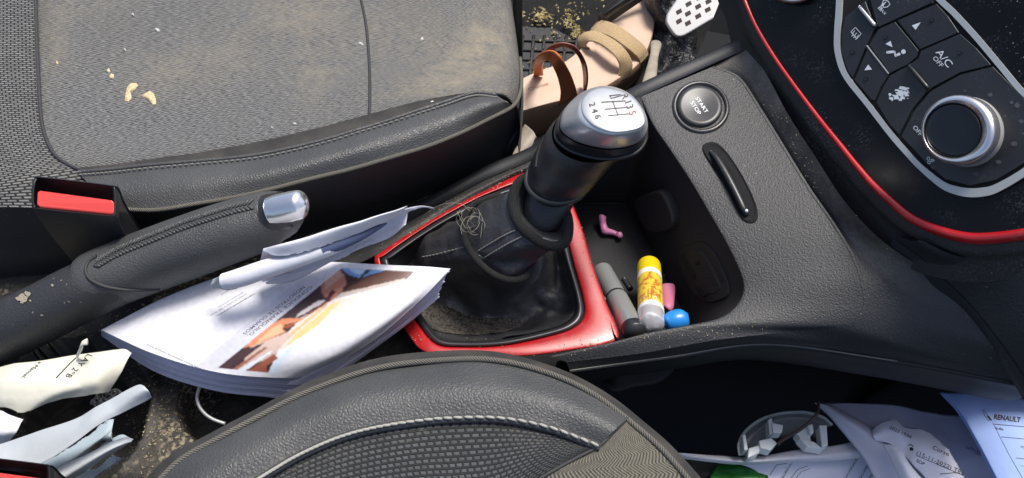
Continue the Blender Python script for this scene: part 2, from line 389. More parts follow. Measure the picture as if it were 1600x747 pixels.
F2 = [(50, 190, .040), (200, 190, .042), (330, 175, .044), (460, 155, .046), (580, 130, .047), (720, 115, .047), (812, 118, .022), (813, 118, .018, (0, 0, -.10))]
F3 = [(90, 268, .0435), (200, 254, .0455), (330, 236, .0485), (450, 214, .0505), (580, 183, .0515), (735, 149, .0520), (803, 160, .034), (813, 150, .022, (0, 0, -.10))]
F4 = [(a[0], a[1]+14, a[2]-.012) for a in F3[:-1]]+[(813, 150, .022, (0, 0, -.12))]
cush = patch('cushion', [F0, F1, F2, F3, F4], m_cloth, seat, 150, 40, bump=wr, stain=stainf)
tc = bvh(cush)
Mr = [[(-120, -90, .036), (-30, -90, .036), (54, -90, .036)], [(-120, 0, .036), (-30, 0, .037), (55, 0, .037)], [(-120, 100, .038), (-30, 100, .039), (59, 100, .038)],
      [(-120, 200, .041), (-20, 200, .043), (65, 195, .042)], [(-120, 255, .044), (-10, 250, .046), (86, 243, .045)], [(-120, 295, .045), (0, 288, .048), (128, 268, .048)], [(-120, 328, .042), (10, 324, .044), (175, 324, .046)]]
patch('mesh_panel', Mr, m_mesh, seat, 30, 8, bump=wr)
L0 = [(122, 270, .049), (200, 264, .052), (300, 254, .054), (400, 242, .056), (500, 221, .057), (600, 192, .057), (690, 162, .056), (740, 147, .054), (776, 149, .050)]
L1 = [(148, 297, .053), (215, 295, .055), (305, 285, .058), (405, 270, .060), (505, 247, .061), (605, 218, .061), (695, 187, .059), (760, 164, .056), (790, 158, .050)]
L2 = [(172, 325, .049), (240, 327, .051), (310, 318, .053), (405, 300, .054), (510, 274, .054), (610, 247, .054), (700, 216, .052), (770, 184, .047), (802, 165, .040)]
bol = patch('side_bolster', [L0, L1, L2], m_leather, seat, 90, 14, bump=wr)
G0 = [(116, 264, .047), (200, 256, .048), (320, 238, .051), (440, 215, .053), (540, 189, .0535), (620, 168, .0535), (690, 153, .0535), (743, 145, .0535)]
G1 = [(124, 272, .048), (200, 266, .0505), (300, 256, .0525), (400, 244, .0545), (500, 223, .0555), (600, 194, .0555), (690, 163, .0545), (745, 148, .053)]
Gm = [((a[0]+b[0])/2, (a[1]+b[1])/2, (a[2]+b[2])/2-.0008) for a, b in zip(G0, G1)]
patch('cloth_gusset', [G0, Gm, G1], m_gusset, seat, 70, 5, bump=lambda v: wr(v)+Vector((0, 0, .0009)))
pip = [wr(v) for v in smooth_path([(150, 326, .0455)]+L2+[(812, 148, .030), (815, 125, .024), (813, 90, .016)], 120)]
tube('piping', pip, m_piping, seat, 8, 120, worldr=.0013)
sp = [wr(v) for v in smooth_path([(a[0], a[1]+3, a[2]+.0018) for a in L0], 100)]
multi('stitching', beads(sp, 90, .0024, .0006), m_thread, seat)
lip = tube('seam_roll', [wr(v) for v in smooth_path([(a[0], a[1]-1, a[2]) for a in L0], 80)], m_leather, seat, 8, 80, worldr=.0012)
vs_ = [on(tc, x, y, .0002) for x, y in [(cr([Vector((a, b, 0)) for a, b in ((560, -20), (572, 40), (577, 100), (578, 150), (577, 180))], 4*i/40)[:2]) for i in range(41)]]
tube('centre_seam', vs_, m_thread_dk, seat, 6, 60, worldr=.0010)
vs_ = smooth_path([(54, -90, .0375), (56, 20, .0375), (60, 120, .0395), (66, 195, .0425), (84, 240, .0455), (116, 262, .048), (140, 268, .0495)], 40)
tube('panel_seam', vs_, m_thread_dk, seat, 6, 60, worldr=.0012)
K0 = [(-140, 330, .042), (20, 325, .044)]+L2+[(816, 135, .02), (818, 105, .012, (0, .2, 0))]
K1 = [(-140, 380, .012), (30, 380, .012), (185, 372, .014), (245, 370, .015), (320, 360, .014), (415, 345, .013), (520, 325, .012), (612, 300, .010), (700, 262, .008), (768, 226, .006), (806, 200, .004), (812, 190, .0), (818, 150, .0, (0, .2, 0))]
K2 = [(-140, 450, -.03), (20, 445, -.03), (180, 430, -.03), (245, 424, -.03), (320, 408, -.03), (415, 388, -.03), (520, 366, -.03), (607, 342, -.03), (690, 309, -.03), (760, 276, -.03), (786, 262, -.03), (800, 235, -.03), (803, 200, -.03, (0, .2, 0))]
K3 = [tuple(a[:2])+(a[2],)+((0, .02+(a[3][1] if len(a) > 3 else 0), -.16),) for a in K2]
patch('side_skirt', [K0, K1, K2, K3], m_skirt, seat, 120, 10)
# crumbs lying on the cushion
m_crumb = M('crumb', (.62, .50, .30), .8); m_crumb.mix(m_crumb.ramp(m_crumb.noise(500, 3), .4, .7), (.45, .32, .16)); m_crumb.bump(m_crumb.noise(900, 3), .6, .0008); m_crumb = m_crumb.m
m_fluff = M('white_fluff', (.5, .49, .46), .95).m
def crumb(name, cx, cy, pts, tree, mat, label, cat, group, h=.0014):
    q = [on(tree, cx+x, cy+y, .0002) for x, y in pts]; c = on(tree, cx, cy, h); n = len(q)
    qs = [a.lerp(c, .35)+Vector((0, 0, h*.8)) for a in q]
    o = mk(name, q+qs+[c], [(i, (i+1) % n, (i+1) % n+n, i+n) for i in range(n)]+[(i+n, (i+1) % n+n, 2*n) for i in range(n)], mat, None)
    return tag(o, label, cat, group)
def blob(rx, ry, rot, n=12, rag=.3):
    out = []
    for i in range(n):
        a = 2*math.pi*i/n; k = 1+random.uniform(-rag, rag); x, y = rx*k*math.cos(a), ry*k*math.sin(a)
        out.append((x*math.cos(rot)-y*math.sin(rot), x*math.sin(rot)+y*math.cos(rot)))
    return out
crumb('crumb', 205, 144, [(8, -14), (11, -10), (5, -3), (0, 2), (1, 10), (-4, 15), (-10, 14), (-9, 3), (-6, -8), (0, -14)], tc, m_crumb, 'large curved pale crumb on the grey driver cushion', 'crumb', 'pale crumbs on the driver cushion')
crumb('crumb', 234, 153, [(-13, -4), (-5, -8), (0, -11), (6, -7), (10, 2), (10, 10), (5, 11), (-2, 3), (-9, 0)], tc, m_crumb, 'knobbly pale crumb right beside the large curved crumb', 'crumb', 'pale crumbs on the driver cushion')
for x, y, r, l in ((170, 111, 3, 'upper crumb of the short row above the large crumb'), (175, 120, 3.4, 'lower crumb of the short row above the large crumb'), (90, 99, 2, 'tiny yellow crumb near the open weave strip')):
    crumb('crumb', x, y, blob(r, r*1.2, .4), tc, m_crumb, l, 'crumb', 'pale crumbs on the driver cushion', .001)
for x, y, r, l in ((246, 48, 4, 'white fluff speck near the top of the grey cushion'), (208, 24, 2.5, 'faint white speck near the back of the cushion'), (196, 79, 2.5, 'small white speck above the row of crumbs'), (563, 69, 4, 'white fluff speck beside the centre seam of the cushion'),
                   (660, 62, 3.5, 'greyish fluff speck between centre seam and brown stain'), (460, 195, 3, 'white fleck by the edge of the cushion cloth above the handbrake'), (675, 161, 3.5, 'white fleck at the top of the leather bolster'), (425, 201, 2.5, 'white fleck left of the other fleck near the gusset')):
    crumb('lint_speck', x, y, blob(r*.85, r*.5, random.uniform(-1, 1), 11, .6), tc, m_fluff, l, 'lint speck', 'white specks on the driver cushion', .0012)
# ------------------------------------------------------------------ centre console
con = thing('centre_console', 'black grained centre console with red trim round the gear gaiter', 'centre console', (.12, 0, -.2))
C0 = [(1000, 152, .040), (1020, 195, .037), (1045, 232, .035), (1078, 282, .032), (1105, 328, .029), (1132, 375, .026), (1155, 422, .022), (1162, 452, .019), (1150, 478, .016), (1120, 498, .014), (1060, 511, .012), (1005, 522, .010), (950, 536, .007), (860, 556, .002)]
C1 = [(1112, 105, .046), (1152, 122, .046), (1185, 170, .045), (1225, 235, .044), (1262, 295, .043), (1300, 350, .041), (1330, 400, .038), (1345, 440, .035), (1350, 480, .029), (1325, 508, .022), (1240, 518, .014), (1120, 531, .011), (1000, 552, .006), (885, 566, .002)]
C2 = [(1172, 74, .053), (1200, 120, .055), (1232, 180, .056), (1274, 245, .056), (1320, 315, .055), (1377, 375, .053), (1450, 425, .049), (1513, 471, .042), (1575, 548, .026), (1625, 604, .005), (1402, 563, .0), (1200, 537, .0), (1050, 556, .0), (890, 578, -.003)]
def lerp3q(a, b, t, dz): return (a[0]*(1-t)+b[0]*t, a[1]*(1-t)+b[1]*t, a[2]*(1-t)+b[2]*t+dz)
C01 = [tuple((Vector(a)*.9+Vector(b)*.1))[:2]+((a[2]+.0022),) for a, b in zip(C0, C1)]
C1a = [lerp3q(a, b, .05, 0) for a, b in zip(C1, C0)]
C1b = [lerp3q(a, b, .09, -.0032 if i < 6 else (-.0015 if i == 6 else 0)) for i, (a, b) in enumerate(zip(C1, C2))]
def dustf(x, y):
    k = 0.0
    for i in range(8):
        a = C1[i]; k = max(k, 0)
    xx = [(104, 1120), (122, 1160), (170, 1190), (235, 1230), (295, 1268), (350, 1306), (400, 1340), (450, 1400), (500, 1480)]
    for (y0, x0), (y1, x1) in zip(xx, xx[1:]):
        if y0 <= y < y1: k = max(0, min(1, (x-(x0+(x1-x0)*(y-y0)/(y1-y0)))/12))*(1 if y < 380 else max(0, 1-(y-380)/110))
    if y < 104: k = 1
    return k
body = patch('top_panel', [C0, C01, C1a, C1, C1b, C2], m_top, con, 150, 12, stain=dustf)
C3 = [(a[0], a[1], a[2], (0, -.0005, -.006)) for a in C2]
C4 = [(a[0], a[1], a[2], (0, .012, -.045)) for a in C2]; C5 = [(a[0], a[1], a[2], (0, .075, -.15)) for a in C2]; C6 = [(a[0], a[1], a[2], (0, .070, -.39)) for a in C2]
patch('side_panel', [C2[9:], C3[9:], C4[9:], C5[9:], C6[9:]], m_side, con, 80, 8)
tube('panel_edge_line', smooth_path([(a[0], a[1]+1, a[2]-.0005) for a in C2[10:]], 60), m_thread, con, 6, 80, worldr=.0005)
tb = bvh(body)
# driver-side flank and the tray running back under the handbrake
E0 = [(1172, 74, .053), (1100, 106, .045), (1000, 152, .040), (900, 205, .022), (830, 250, .008), (760, 280, .003), (700, 312, .001), (640, 345, -.003), (585, 372, -.008), (520, 390, -.015), (300, 470, -.02)]
E1 = [(a[0], a[1], a[2], (0, .02, -.03)) for a in E0]; E2 = [(a[0], a[1], a[2], (0, .03, -.30)) for a in E0]
patch('driver_side_panel', [E0, E1, E2], m_side, con, 60, 6)
RO = [(585, 408, 0), (598, 392, .001), (650, 358, .002), (700, 328, .003), (760, 297, .003), (829, 269, .004), (880, 298, .003), (905, 345, .002), (925, 410, .0015), (946, 470, .001), (967, 524, .001), (945, 538, .001), (900, 546, .001), (820, 556, .001), (740, 554, 0), (668, 551, 0), (636, 520, -.002), (604, 458, -.002)]
RI = [(594, 409, .001), (604, 397, .002), (654, 362, .003), (704, 332, .004), (764, 302, .004), (824, 286, .004), (858, 320, .003), (882, 360, .002), (897, 415, .0015), (911, 465, .001), (913, 492, .001), (900, 510, .001), (868, 523, .001), (790, 540, .001), (720, 543, 0), (680, 537, 0), (652, 505, -.001), (618, 452, -.001)]
def lerp3(a, b, t, dz=0): return tuple(a[i]*(1-t)+b[i]*t for i in range(2))+(a[2]*(1-t)+b[2]*t+dz,)
RO_ = [(a[0], a[1], a[2]-.006) for a in RO]
red = patch('red_trim', [RO_, RO, [lerp3(a, b, .12, .0018) for a, b in zip(RO, RI)], [lerp3(a, b, .85, .0022) for a, b in zip(RO, RI)], RI, [(a[0], a[1], a[2]-.006) for a in RI]], m_red, con, 160, 4, closed=True)
# dusty rim outside the red trim, towards the driver
D0 = [(300, 470, -.02), (520, 392, -.015), (585, 374, -.008), (640, 346, -.003), (700, 313, .001), (760, 281, .003), (830, 251, .008), (900, 206, .022), (985, 158, .038), (1001, 151, .041)]
D1 = [(420, 470, -.015), (540, 420, -.01), (588, 398, -.003), (650, 359, .001), (700, 329, .002), (760, 298, .002), (829, 270, .003), (890, 300, .004), (960, 240, .032), (1012, 190, .038)]
rim = patch('driver_side_rim', [D0, [lerp3(a, b, .5, .002) for a, b in zip(D0, D1)], D1], m_plastic_dusty, con, 80, 8)
# black rubber rim inside the red trim
cx_, cy_ = 765, 430
def inset(ring, k, dz): return [lerp3(a, (cx_, cy_, a[2]), k, dz) for a in ring]
patch('gaiter_rim', [inset(RI, -.005, -.001), inset(RI, .03, .0015), inset(RI, .075, .001), inset(RI, .10, -.006)], m_foam if 0 else m_black, con, 150, 5, closed=True)
# storage bin walls and floor
B0 = [(1000, 190, .037), (1020, 195, .0372), (1045, 232, .0352), (1078, 282, .0322), (1105, 328, .0292), (1132, 375, .0262), (1155, 422, .0222), (1162, 452, .0192), (1150, 478, .0162), (1120, 498, .0142), (1060, 511, .0122), (1005, 522, .0102), (966, 530, .006), (945, 470, .001), (925, 410, .0012), (905, 345, .0017), (895, 305, .003), (920, 262, .015), (960, 225, .03)]
BF = [(960, 318, -.045), (977, 320, -.045), (990, 338, -.045), (1005, 366, -.045), (1022, 400, -.045), (1040, 436, -.045), (1058, 470, -.045), (1068, 500, -.045), (1068, 530, -.045), (1058, 565, -.045), (1030, 592, -.045), (990, 600, -.045), (955, 605, -.045), (930, 560, -.045), (905, 480, -.045), (890, 410, -.045), (885, 345, -.045), (900, 319, -.045), (930, 318, -.045)]
def at3(a, b, t, s):   # between two rings in space
    return V(a).lerp(V(b), t)+Vector((0, 0, s))
B1 = [at3(a, b, .06, -.003) for a, b in zip(B0, BF)]; B2 = [at3(a, b, .5, 0) for a, b in zip(B0, BF)]; B3 = [at3(a, b, .94, -.001) for a, b in zip(B0, BF)]; B4 = [V(b).lerp(P(985, 450, -.045), .06) for b in BF]; B5 = [V(b).lerp(P(985, 450, -.045), .97) for b in BF]
binw = patch('storage_bin', [B0, B1, B2, B3, B4, B5], m_bin, con, 140, 5, closed=True, cap=True)
tbin = bvh(binw)
def wallslab(name, px, off, mat, parent, bevel=.0008, tree=None, dpt=.004, sm=16):
    tr = tree or tbin
    p = [Vector((x, y, 0)) for x, y in px]
    if sm: p = [cr(p, len(p)*i/(len(p)*sm//4), True) for i in range(len(p)*sm//4)]
    a = [on(tr, v.x, v.y, off) for v in p]; b = [on(tr, v.x, v.y, off-dpt) for v in p]
    n = len(a); return mk(name, a+b, [tuple(range(n))]+[(i, i+n, (i+1) % n+n, (i+1) % n) for i in range(n)], mat, parent, smooth=False, bevel=bevel)
wallslab('socket_panel', [(1060, 392), (1075, 384), (1095, 378), (1110, 386), (1126, 410), (1138, 440), (1140, 460), (1126, 470), (1105, 472), (1085, 458), (1068, 425)], .0012, m_bin, con)
wallslab('socket_panel', [(1072, 398), (1092, 388), (1106, 400), (1122, 428), (1129, 452), (1112, 460), (1092, 448), (1077, 420)], .0020, m_bin, con)
wallslab('usb_slot', [(1069, 398), (1074, 397), (1092, 430), (1091, 437), (1087, 436)], .0028, m_void, con, 0, sm=0)
wallslab('usb_slot', [(1092, 447), (1100, 443), (1109, 460), (1104, 464), (1098, 462)], .0028, m_void, con, 0, sm=0)
wallslab('jack_socket', [(1090, 408), (1094, 406), (1097, 409), (1095, 413), (1091, 413)], .0028, m_void, con, 0, sm=0)
wallslab('socket_cap', [(1002, 312), (1020, 300), (1042, 296), (1056, 318), (1062, 345), (1050, 358), (1030, 362), (1015, 350)], .006, m_bin, con, .002, dpt=.008)
tube('bin_floor_seam', [on(tbin, x, y, .0003) for x, y in ((905, 318), (940, 318), (978, 320), (990, 338), (1005, 366), (1022, 400), (1040, 436))], m_side, con, 6, 30, worldr=.0008)
# start button
stb = [P(1093+41*math.cos(a)*k, 167+38*math.sin(a)*k, .0) for k in (1,) for a in [0]]
def ell(cx, cy, rx, ry, n=40, rot=0.0):
    out = []
    for i in range(n):
        a = 2*math.pi*i/n; x, y = rx*math.cos(a), ry*math.sin(a); out.append((cx+x*math.cos(rot)-y*math.sin(rot), cy+x*math.sin(rot)+y*math.cos(rot)))
    return out
def disc(name, cx, cy, spec, tree, mat, parent, n=48, rot=0.0):        # spec: (rx, ry, off) rings from outside in, last closes
    rows = [[on(tree, x, y, off) for x, y in ell(cx, cy, rx, ry, n, rot)] for rx, ry, off in spec]
    vs = [v for r in rows for v in r]; return mk(name, vs, grid(vs, n, len(rows), True)+[tuple(range((len(rows)-1)*n, len(rows)*n))], mat, parent)
disc('button_surround', 1095, 168, [(46, 42, -.0005), (44, 40, .0012), (41, 37.5, .0016), (38, 35, .0010), (37, 34, -.004)], tb, m_black, con, rot=.2)
sbt = disc('start_button', 1093, 167, [(36, 32.5, -.001), (35.5, 32, .0012), (34, 30.5, .0022), (28, 25, .0020), (15, 13, .0012), (3, 3, .0009)], tb, m_btn, con, rot=.2)
tsb = bvh(sbt)
text('START', 1086, 154, (5.6, 8.2), (6.6, -5.0), tsb, m_white, sbt, bold=.012, off=.0003)
text('STOP', 1078, 161, (5.6, 8.2), (6.6, -5.0), tsb, m_white, sbt, bold=.012, off=.0003)
# card slot with its card grip
def wob(pl, tree, off): return [on(tree, x, y, off) for x, y in pl]
so_ = [(1101, 238), (1108, 229), (1121, 229), (1134, 240), (1150, 262), (1166, 290), (1178, 318), (1180, 336), (1173, 343), (1162, 341), (1152, 328), (1136, 296), (1116, 264)]
pv = [cr([Vector((x, y, 0)) for x, y in so_], 13*i/52, True) for i in range(52)]
cxm, cym = 1141, 286
rowsS = []
for k, off in ((1.10, .0002), (1.04, .0014), (1.0, .0006), (.93, -.003), (.8, -.0035)):
    rowsS += [on(tb, cxm+(v.x-cxm)*k, cym+(v.y-cym)*(k if k >= 1 else k**1.6), max(off, .0003) if off > -.001 else .0005) for v in pv]
mk('card_slot', rowsS, grid(rowsS, 52, 5, True)+[tuple(range(208, 260))], m_void, con)
tube('slot_card', [on(tb, 1110, 238, .001), on(tb, 1119, 250, .0025), on(tb, 1134, 276, .0035), on(tb, 1149, 304, .0035), on(tb, 1161, 328, .003), on(tb, 1167, 337, .001)], m_btn, con, 14, 40, worldr=[.0012, .0019, .0022, .0022, .0020, .0015], flat=.8)
o = disc('indicator_dot', 1166, 334, [(2.6, 2.4, .0040), (2.2, 2, .0050)], tb, m_white, con, 12)
# tray behind the gear gaiter with the round cup well
def trayz(x, y):
    a = P(92, 655, -.02); d = math.hypot(x-a.x, y-a.y); z = -.02+.002*noise.noise(Vector((x*30, y*30, 0)))
    if d < .0520: z = -.085+.0*d
    elif d < .056: z += .0025
    b = P(360, 620, -.02); d2 = math.hypot(x-b.x, y-b.y)
    if d2 < .030: z -= .025
    return z
v, f = gridplane(-.56, -.055, -.18, .07, trayz, 240, 110)
tray = mk('rear_tray', v, f, m_tray, con)
a = P(-120, 570, -.02)
# ------------------------------------------------------------------ gear lever
gl = thing('gear_lever', 'gear lever with silver topped knob rising from a black leather gaiter', 'gear lever', P(770, 430, 0))
G_ = [
 [(600, 440, -.003), (612, 402, -.002), (660, 368, .0), (709, 341, .001), (765, 314, .001), (822, 300, .001), (852, 330, .0), (874, 365, -.001), (888, 415, -.002), (900, 465, -.003), (896, 492, -.003), (868, 510, -.003), (790, 528, -.003), (680, 530, -.004)],
 [(622, 450, -.018), (630, 418, -.016), (660, 392, -.010), (705, 362, -.004), (762, 340, -.004), (810, 330, -.004), (842, 352, -.006), (862, 385, -.010), (874, 425, -.014), (880, 465, -.016), (868, 486, -.018), (850, 500, -.02), (785, 512, -.021), (690, 508, -.021)],
 [(650, 440, -.014), (646, 405, -.008), (656, 380, .002), (700, 352, .006), (758, 328, .008), (800, 325, .006), (830, 350, .003), (846, 385, -.002), (850, 418, -.008), (840, 452, -.013), (822, 472, -.016), (796, 484, -.018), (755, 486, -.018), (705, 462, -.017)],
 [(672, 418, .004), (662, 395, .008), (672, 374, .012), (708, 350, .016), (748, 332, .018), (792, 325, .014), (820, 345, .010), (834, 375, .006), (832, 405, .004), (822, 432, .002), (806, 450, .0), (782, 458, .0), (748, 446, .0), (706, 432, .002)],
 [(735, 395, .028), (727, 372, .031), (727, 350, .033), (735, 330, .035), (755, 316, .037), (785, 312, .036), (806, 332, .034), (818, 360, .032), (826, 388, .030), (826, 412, .028), (815, 428, .027), (795, 434, .027), (772, 424, .027), (750, 408, .027)],
 [(775, 388, .042), (764, 364, .044), (762, 342, .046), (766, 322, .048), (782, 306, .050), (808, 300, .050), (830, 318, .048), (846, 342, .045), (856, 368, .042), (856, 388, .040), (846, 400, .039), (830, 404, .039), (808, 402, .040), (790, 398, .041)],
 [(812, 350, .056), (804, 335, .057), (803, 318, .059), (808, 300, .061), (820, 286, .063), (838, 282, .064), (858, 296, .062), (874, 318, .059), (885, 345, .056), (886, 368, .054), (876, 379, .053), (860, 380, .053), (840, 374, .054), (824, 362, .055)],
 [(836, 348, .050), (830, 336, .050), (830, 325, .050), (834, 314, .050), (844, 305, .050), (858, 305, .050), (868, 315, .050), (876, 328, .050), (880, 342, .050), (878, 354, .050), (870, 362, .050), (860, 364, .050), (850, 360, .050), (842, 354, .050)]]
def gfold(v):
    px, py = proj(v); k = 1 if v.z < .03 else .35
    n = noise.noise(Vector((v.x*38, v.y*38, v.z*20)))*.0040+noise.noise(v*95)*.0012
    r = abs(noise.noise(Vector((v.x*55+7, v.y*40, v.z*30))))*.006-abs(noise.noise(Vector((v.x*25+v.y*60, v.y*30-3, 1))))*.004
    th = math.atan2(v.y-gc.y, v.x-gc.x); d = math.hypot(v.x-gc.x, v.y-gc.y)
    pl = (abs(math.sin(2.5*th+.8+8*d))**.6-.6)*.010*max(0, 1-abs(v.z+.004)/.026)*min(1, max(0, (d-.012)/.02))*max(0, min(1, (.062-d)/.02))
    return v+Vector((0, 0, (n-r)*k+pl))
gc = P(775, 425, 0)
gait = patch('gaiter', G_, m_gaiter, gl, 140, 12, closed=True, bump=gfold)
tg = bvh(gait)
m_lint = M('grey_lint', (.12, .105, .085), 1.0); m_lint.mix(m_lint.ramp(m_lint.noise(600, 5), .45, .62), (.03, .028, .024)); m_lint.bump(m_lint.noise(900, 5), 1, .003); m_lint = m_lint.m
# dust collected at the foot of the gaiter
for nm, pl in (('dust_patch', [(672, 470), (700, 480), (730, 492), (770, 498), (805, 496), (815, 506), (795, 518), (745, 524), (700, 522), (668, 510), (655, 490)]),):
    pp = [Vector((x, y, 0)) for x, y in pl]; c = Vector((735, 503, 0)); vv = []; N = 60
    for k in (1, .8, .55, .3, .05):
        for i in range(N):
            q = c.lerp(cr(pp, len(pp)*i/N, True), k*(1+.10*noise.noise(Vector((i*.6, k*3, 0)))))
            h = on(tg, q.x, q.y, .0006+.0022*(1-k)*(.6+noise.noise(Vector((q.x*.09, q.y*.09, 3))))); vv.append(h)
    dpt = tag(mk(nm, vv, grid(vv, N, 5, True)+[tuple(range(4*N, 5*N))], m_lint), kind='stuff')
def seamline(pts, n, name, off=.0006):
    q = [on(tg, x, y, off) for x, y in pts]; q = [a for a in q if a]
    return multi(name, beads([cr(q, (len(q)-1)*i/60) for i in range(61)], n, .0030, .0005), m_thread, gl)
seamline([(748, 392), (765, 382), (785, 370), (805, 360)], 13, 'stitching'); seamline([(756, 404), (775, 392), (795, 380), (815, 370)], 13, 'stitching')
seamline([(660, 402), (680, 398), (705, 392), (728, 386)], 12, 'stitching')
tube('foam_ring', [P(*a) for a in [(821, 279, .066), (806, 294, .063), (801, 320, .059), (811, 350, .056), (833, 371, .053), (859, 384, .051), (882, 379, .052), (888, 356, .054), (884, 332, .057), (868, 304, .061), (845, 284, .064)]], m_foam, gl, 12, 80, closed=True, worldr=.0031)
tube('band', [P(*a) for a in [(785, 308, .038), (758, 312, .039), (735, 324, .037), (724, 346, .035), (727, 376, .033), (744, 405, .030), (770, 428, .029), (797, 438, .0285), (822, 432, .029), (832, 408, .030), (825, 372, .032), (812, 338, .035)]], m_foam, gl, 12, 80, closed=True, worldr=.0021)
def ring(cx, cy, a, b, z, n=20, rot=0.0, pz=0.0):
    return [P(x, y, z+pz*math.sin(2*math.pi*i/n)) for i, (x, y) in enumerate(ell(cx, cy, a, b, n, rot))]
neck = patch('neck', [ring(848, 352, 26, 20, .044), ring(852, 335, 33, 25, .052), ring(858, 316, 38, 28, .058), ring(864, 303, 37, 28, .062), ring(866, 298, 34, 26, .064), ring(868, 290, 42, 32, .066), ring(872, 282, 46, 35, .069)], m_grip, gl, 40, 6, closed=True)
grip = patch('grip', [ring(870, 285, 40, 30, .068), ring(874, 280, 50, 38, .069), ring(880, 270, 55, 42, .072), ring(893, 250, 61, 48, .080, rot=-.2), ring(908, 230, 66, 50, .088, rot=-.25), ring(922, 214, 70, 50, .096, rot=-.2), ring(932, 206, 70, 48, .101, rot=-.1)], m_grip, gl, 60, 8, closed=True)
tgr = bvh(grip)
gp = [on(tgr, x, y, .0003) for x, y in ((852, 212), (845, 228), (840, 245), (838, 262))]
if all(gp): tube('grip_seam', gp, m_thread_dk, gl, 6, 30, worldr=.0008)
tube('neck_ridge', ring(872, 281, 50, 37, .0695), m_black, gl, 8, 60, closed=True, worldr=.0016)
R0 = [(875, 194), (884, 168), (912, 143), (947, 134), (983, 146), (1006, 173), (1012, 197), (1003, 217), (983, 228), (947, 232), (906, 223), (882, 209)]
RF = [(909, 172), (910, 156), (923, 142), (947, 137), (981, 147), (1000, 165), (1008, 186), (1004, 197), (988, 204), (957, 207), (930, 198), (915, 185)]
def mixr(a, b, t, z, gx=0): return [(p[0]*(1-t)+q[0]*t, p[1]*(1-t)+q[1]*t, z) for p, q in zip(a, b)]
def sc(r, k, z, dx=0, dy=0): return [(943+(x-943)*k+dx, 184+(y-184)*k+dy, z) for x, y in r]
collar = patch('knob_collar', [sc(R0, .98, .098, -6, 20), sc(R0, 1.03, .1005, -5, 14), sc(R0, 1.05, .104, -3, 7), sc(R0, 1.0, .108, -1, 2)], m_black, gl, 80, 6, closed=True)
tube('collar_bead', smooth_path(sc(R0, 1.035, .1003, -5, 15), 70, True), m_black, gl, 8, 70, closed=True, worldr=.0011)
cap = patch('knob_cap', [sc(R0, .97, .1065), sc(R0, 1.0, .108), mixr(R0, RF, .12, .1135), mixr(R0, RF, .45, .1215), mixr(R0, RF, .8, .1272), mixr(R0, RF, 1.0, .1290)], m_cap, gl, 100, 8, closed=True)
cF = Vector((960, 174, 0))
def scf(k, z): return [(cF.x+(x-cF.x)*k, cF.y+(y-cF.y)*k, z) for x, y in RF]
face = patch('knob_face', [scf(1.0, .1290), scf(.97, .1297), scf(.8, .1303), scf(.5, .1307), scf(.2, .1309), scf(.02, .1309)], m_face, gl, 80, 4, closed=True, cap=True)
tf = bvh(face)
def ktxt(s, x, y, m=m_engr, z=14): text(s, x, y, (.30*z, .95*z*.9), (.93*z, -.30*z), tf, m, face, off=.0003, bold=.0)
for s_, x, y, mm in (('R', 972, 147, m_engr), ('1', 977, 157, m_engr), ('3', 980, 164, m_engr), ('5', 984, 174, m_engr_red), ('2', 922, 161, m_engr), ('4', 926, 171, m_engr), ('6', 931, 180, m_engr)): ktxt(s_, x-2, y+1, mm, 16 if s_ in 'R135' else 14)
lines = []
for p in ([(940, 160), (978, 158)], [(945, 171), (981, 168)], [(950, 181), (985, 178)], [(957, 158), (966, 181)], [(953, 149), (955, 154), (970, 150)], [(970, 148), (952, 150)]): lines += ribbon(p, 1.1)
flat_decal('shift_pattern', lines, tf, m_engr, face, .0003)
# loose hairs caught on the gaiter
m_hair = M('pale_hair', (.30, .27, .22), .5).m
pc = []
for k in range(9):
    c = Vector((738+random.uniform(-8, 8), 345+random.uniform(-12, 14), 0)); a0 = random.uniform(0, 6.3); rr = random.uniform(7, 20); pts = []
    for i in range(10):
        a = a0+i*random.uniform(.35, .5); pts.append(P(c.x+rr*math.cos(a), c.y+rr*1.1*math.sin(a), .042+.004*math.sin(i+k)))
    oo = tube('x', pts, m_hair, None, 5, 36, worldr=.00012); pc.append(BV[oo]); bpy.data.objects.remove(oo)
pts = [P(*q) for q in ((652, 356, .012), (665, 335, .03), (690, 320, .04), (718, 318, .044), (735, 330, .042))]
oo = tube('x', pts, m_hair, None, 5, 36, worldr=.00014); pc.append(BV[oo]); bpy.data.objects.remove(oo)
tag(multi('loose_hair', pc, m_hair), 'tangle of thin pale hairs caught on the gear gaiter', 'hair tangle')
# ------------------------------------------------------------------ passenger seat
ps = thing('car_seat', 'front passenger seat corner with pale stitched black leather and herringbone cloth', 'car seat', (-.05, -.25, -.1))
PO = [(205, 775, .058), (260, 716, .060), (330, 676, .061), (400, 639, .062), (450, 612, .062), (510, 585, .062), (580, 562, .062), (650, 551, .062), (740, 547, .062), (800, 554, .062), (860, 571, .062), (910, 592, .061), (960, 622, .060), (1010, 662, .059), (1055, 702, .058), (1120, 775, .057)]
PB = [(a[0], a[1], a[2], (0, .004, -.02)) for a in PO]; PC = [(a[0], a[1], a[2], (0, .0, -.09)) for a in PO]; PD = [(a[0], a[1], a[2], (0, -.01, -.22)) for a in PO]
PI = [(222, 782, .066), (278, 722, .067), (343, 684, .068), (408, 649, .068), (457, 623, .068), (514, 599, .068), (583, 577, .068), (652, 566, .068), (740, 561, .068), (799, 567, .068), (854, 582, .068), (900, 601, .067), (945, 628, .066), (992, 665, .065), (1037, 705, .064), (1098, 775, .063)]
PM = [lerp3(a, b, .5, .002) for a, b in zip(PO, PI)]
patch('seat_side', [PD, PC, PB, PO], m_skirt, ps, 120, 8)
patch('edge_band', [PO, PM, PI], m_gusset, ps, 120, 5)
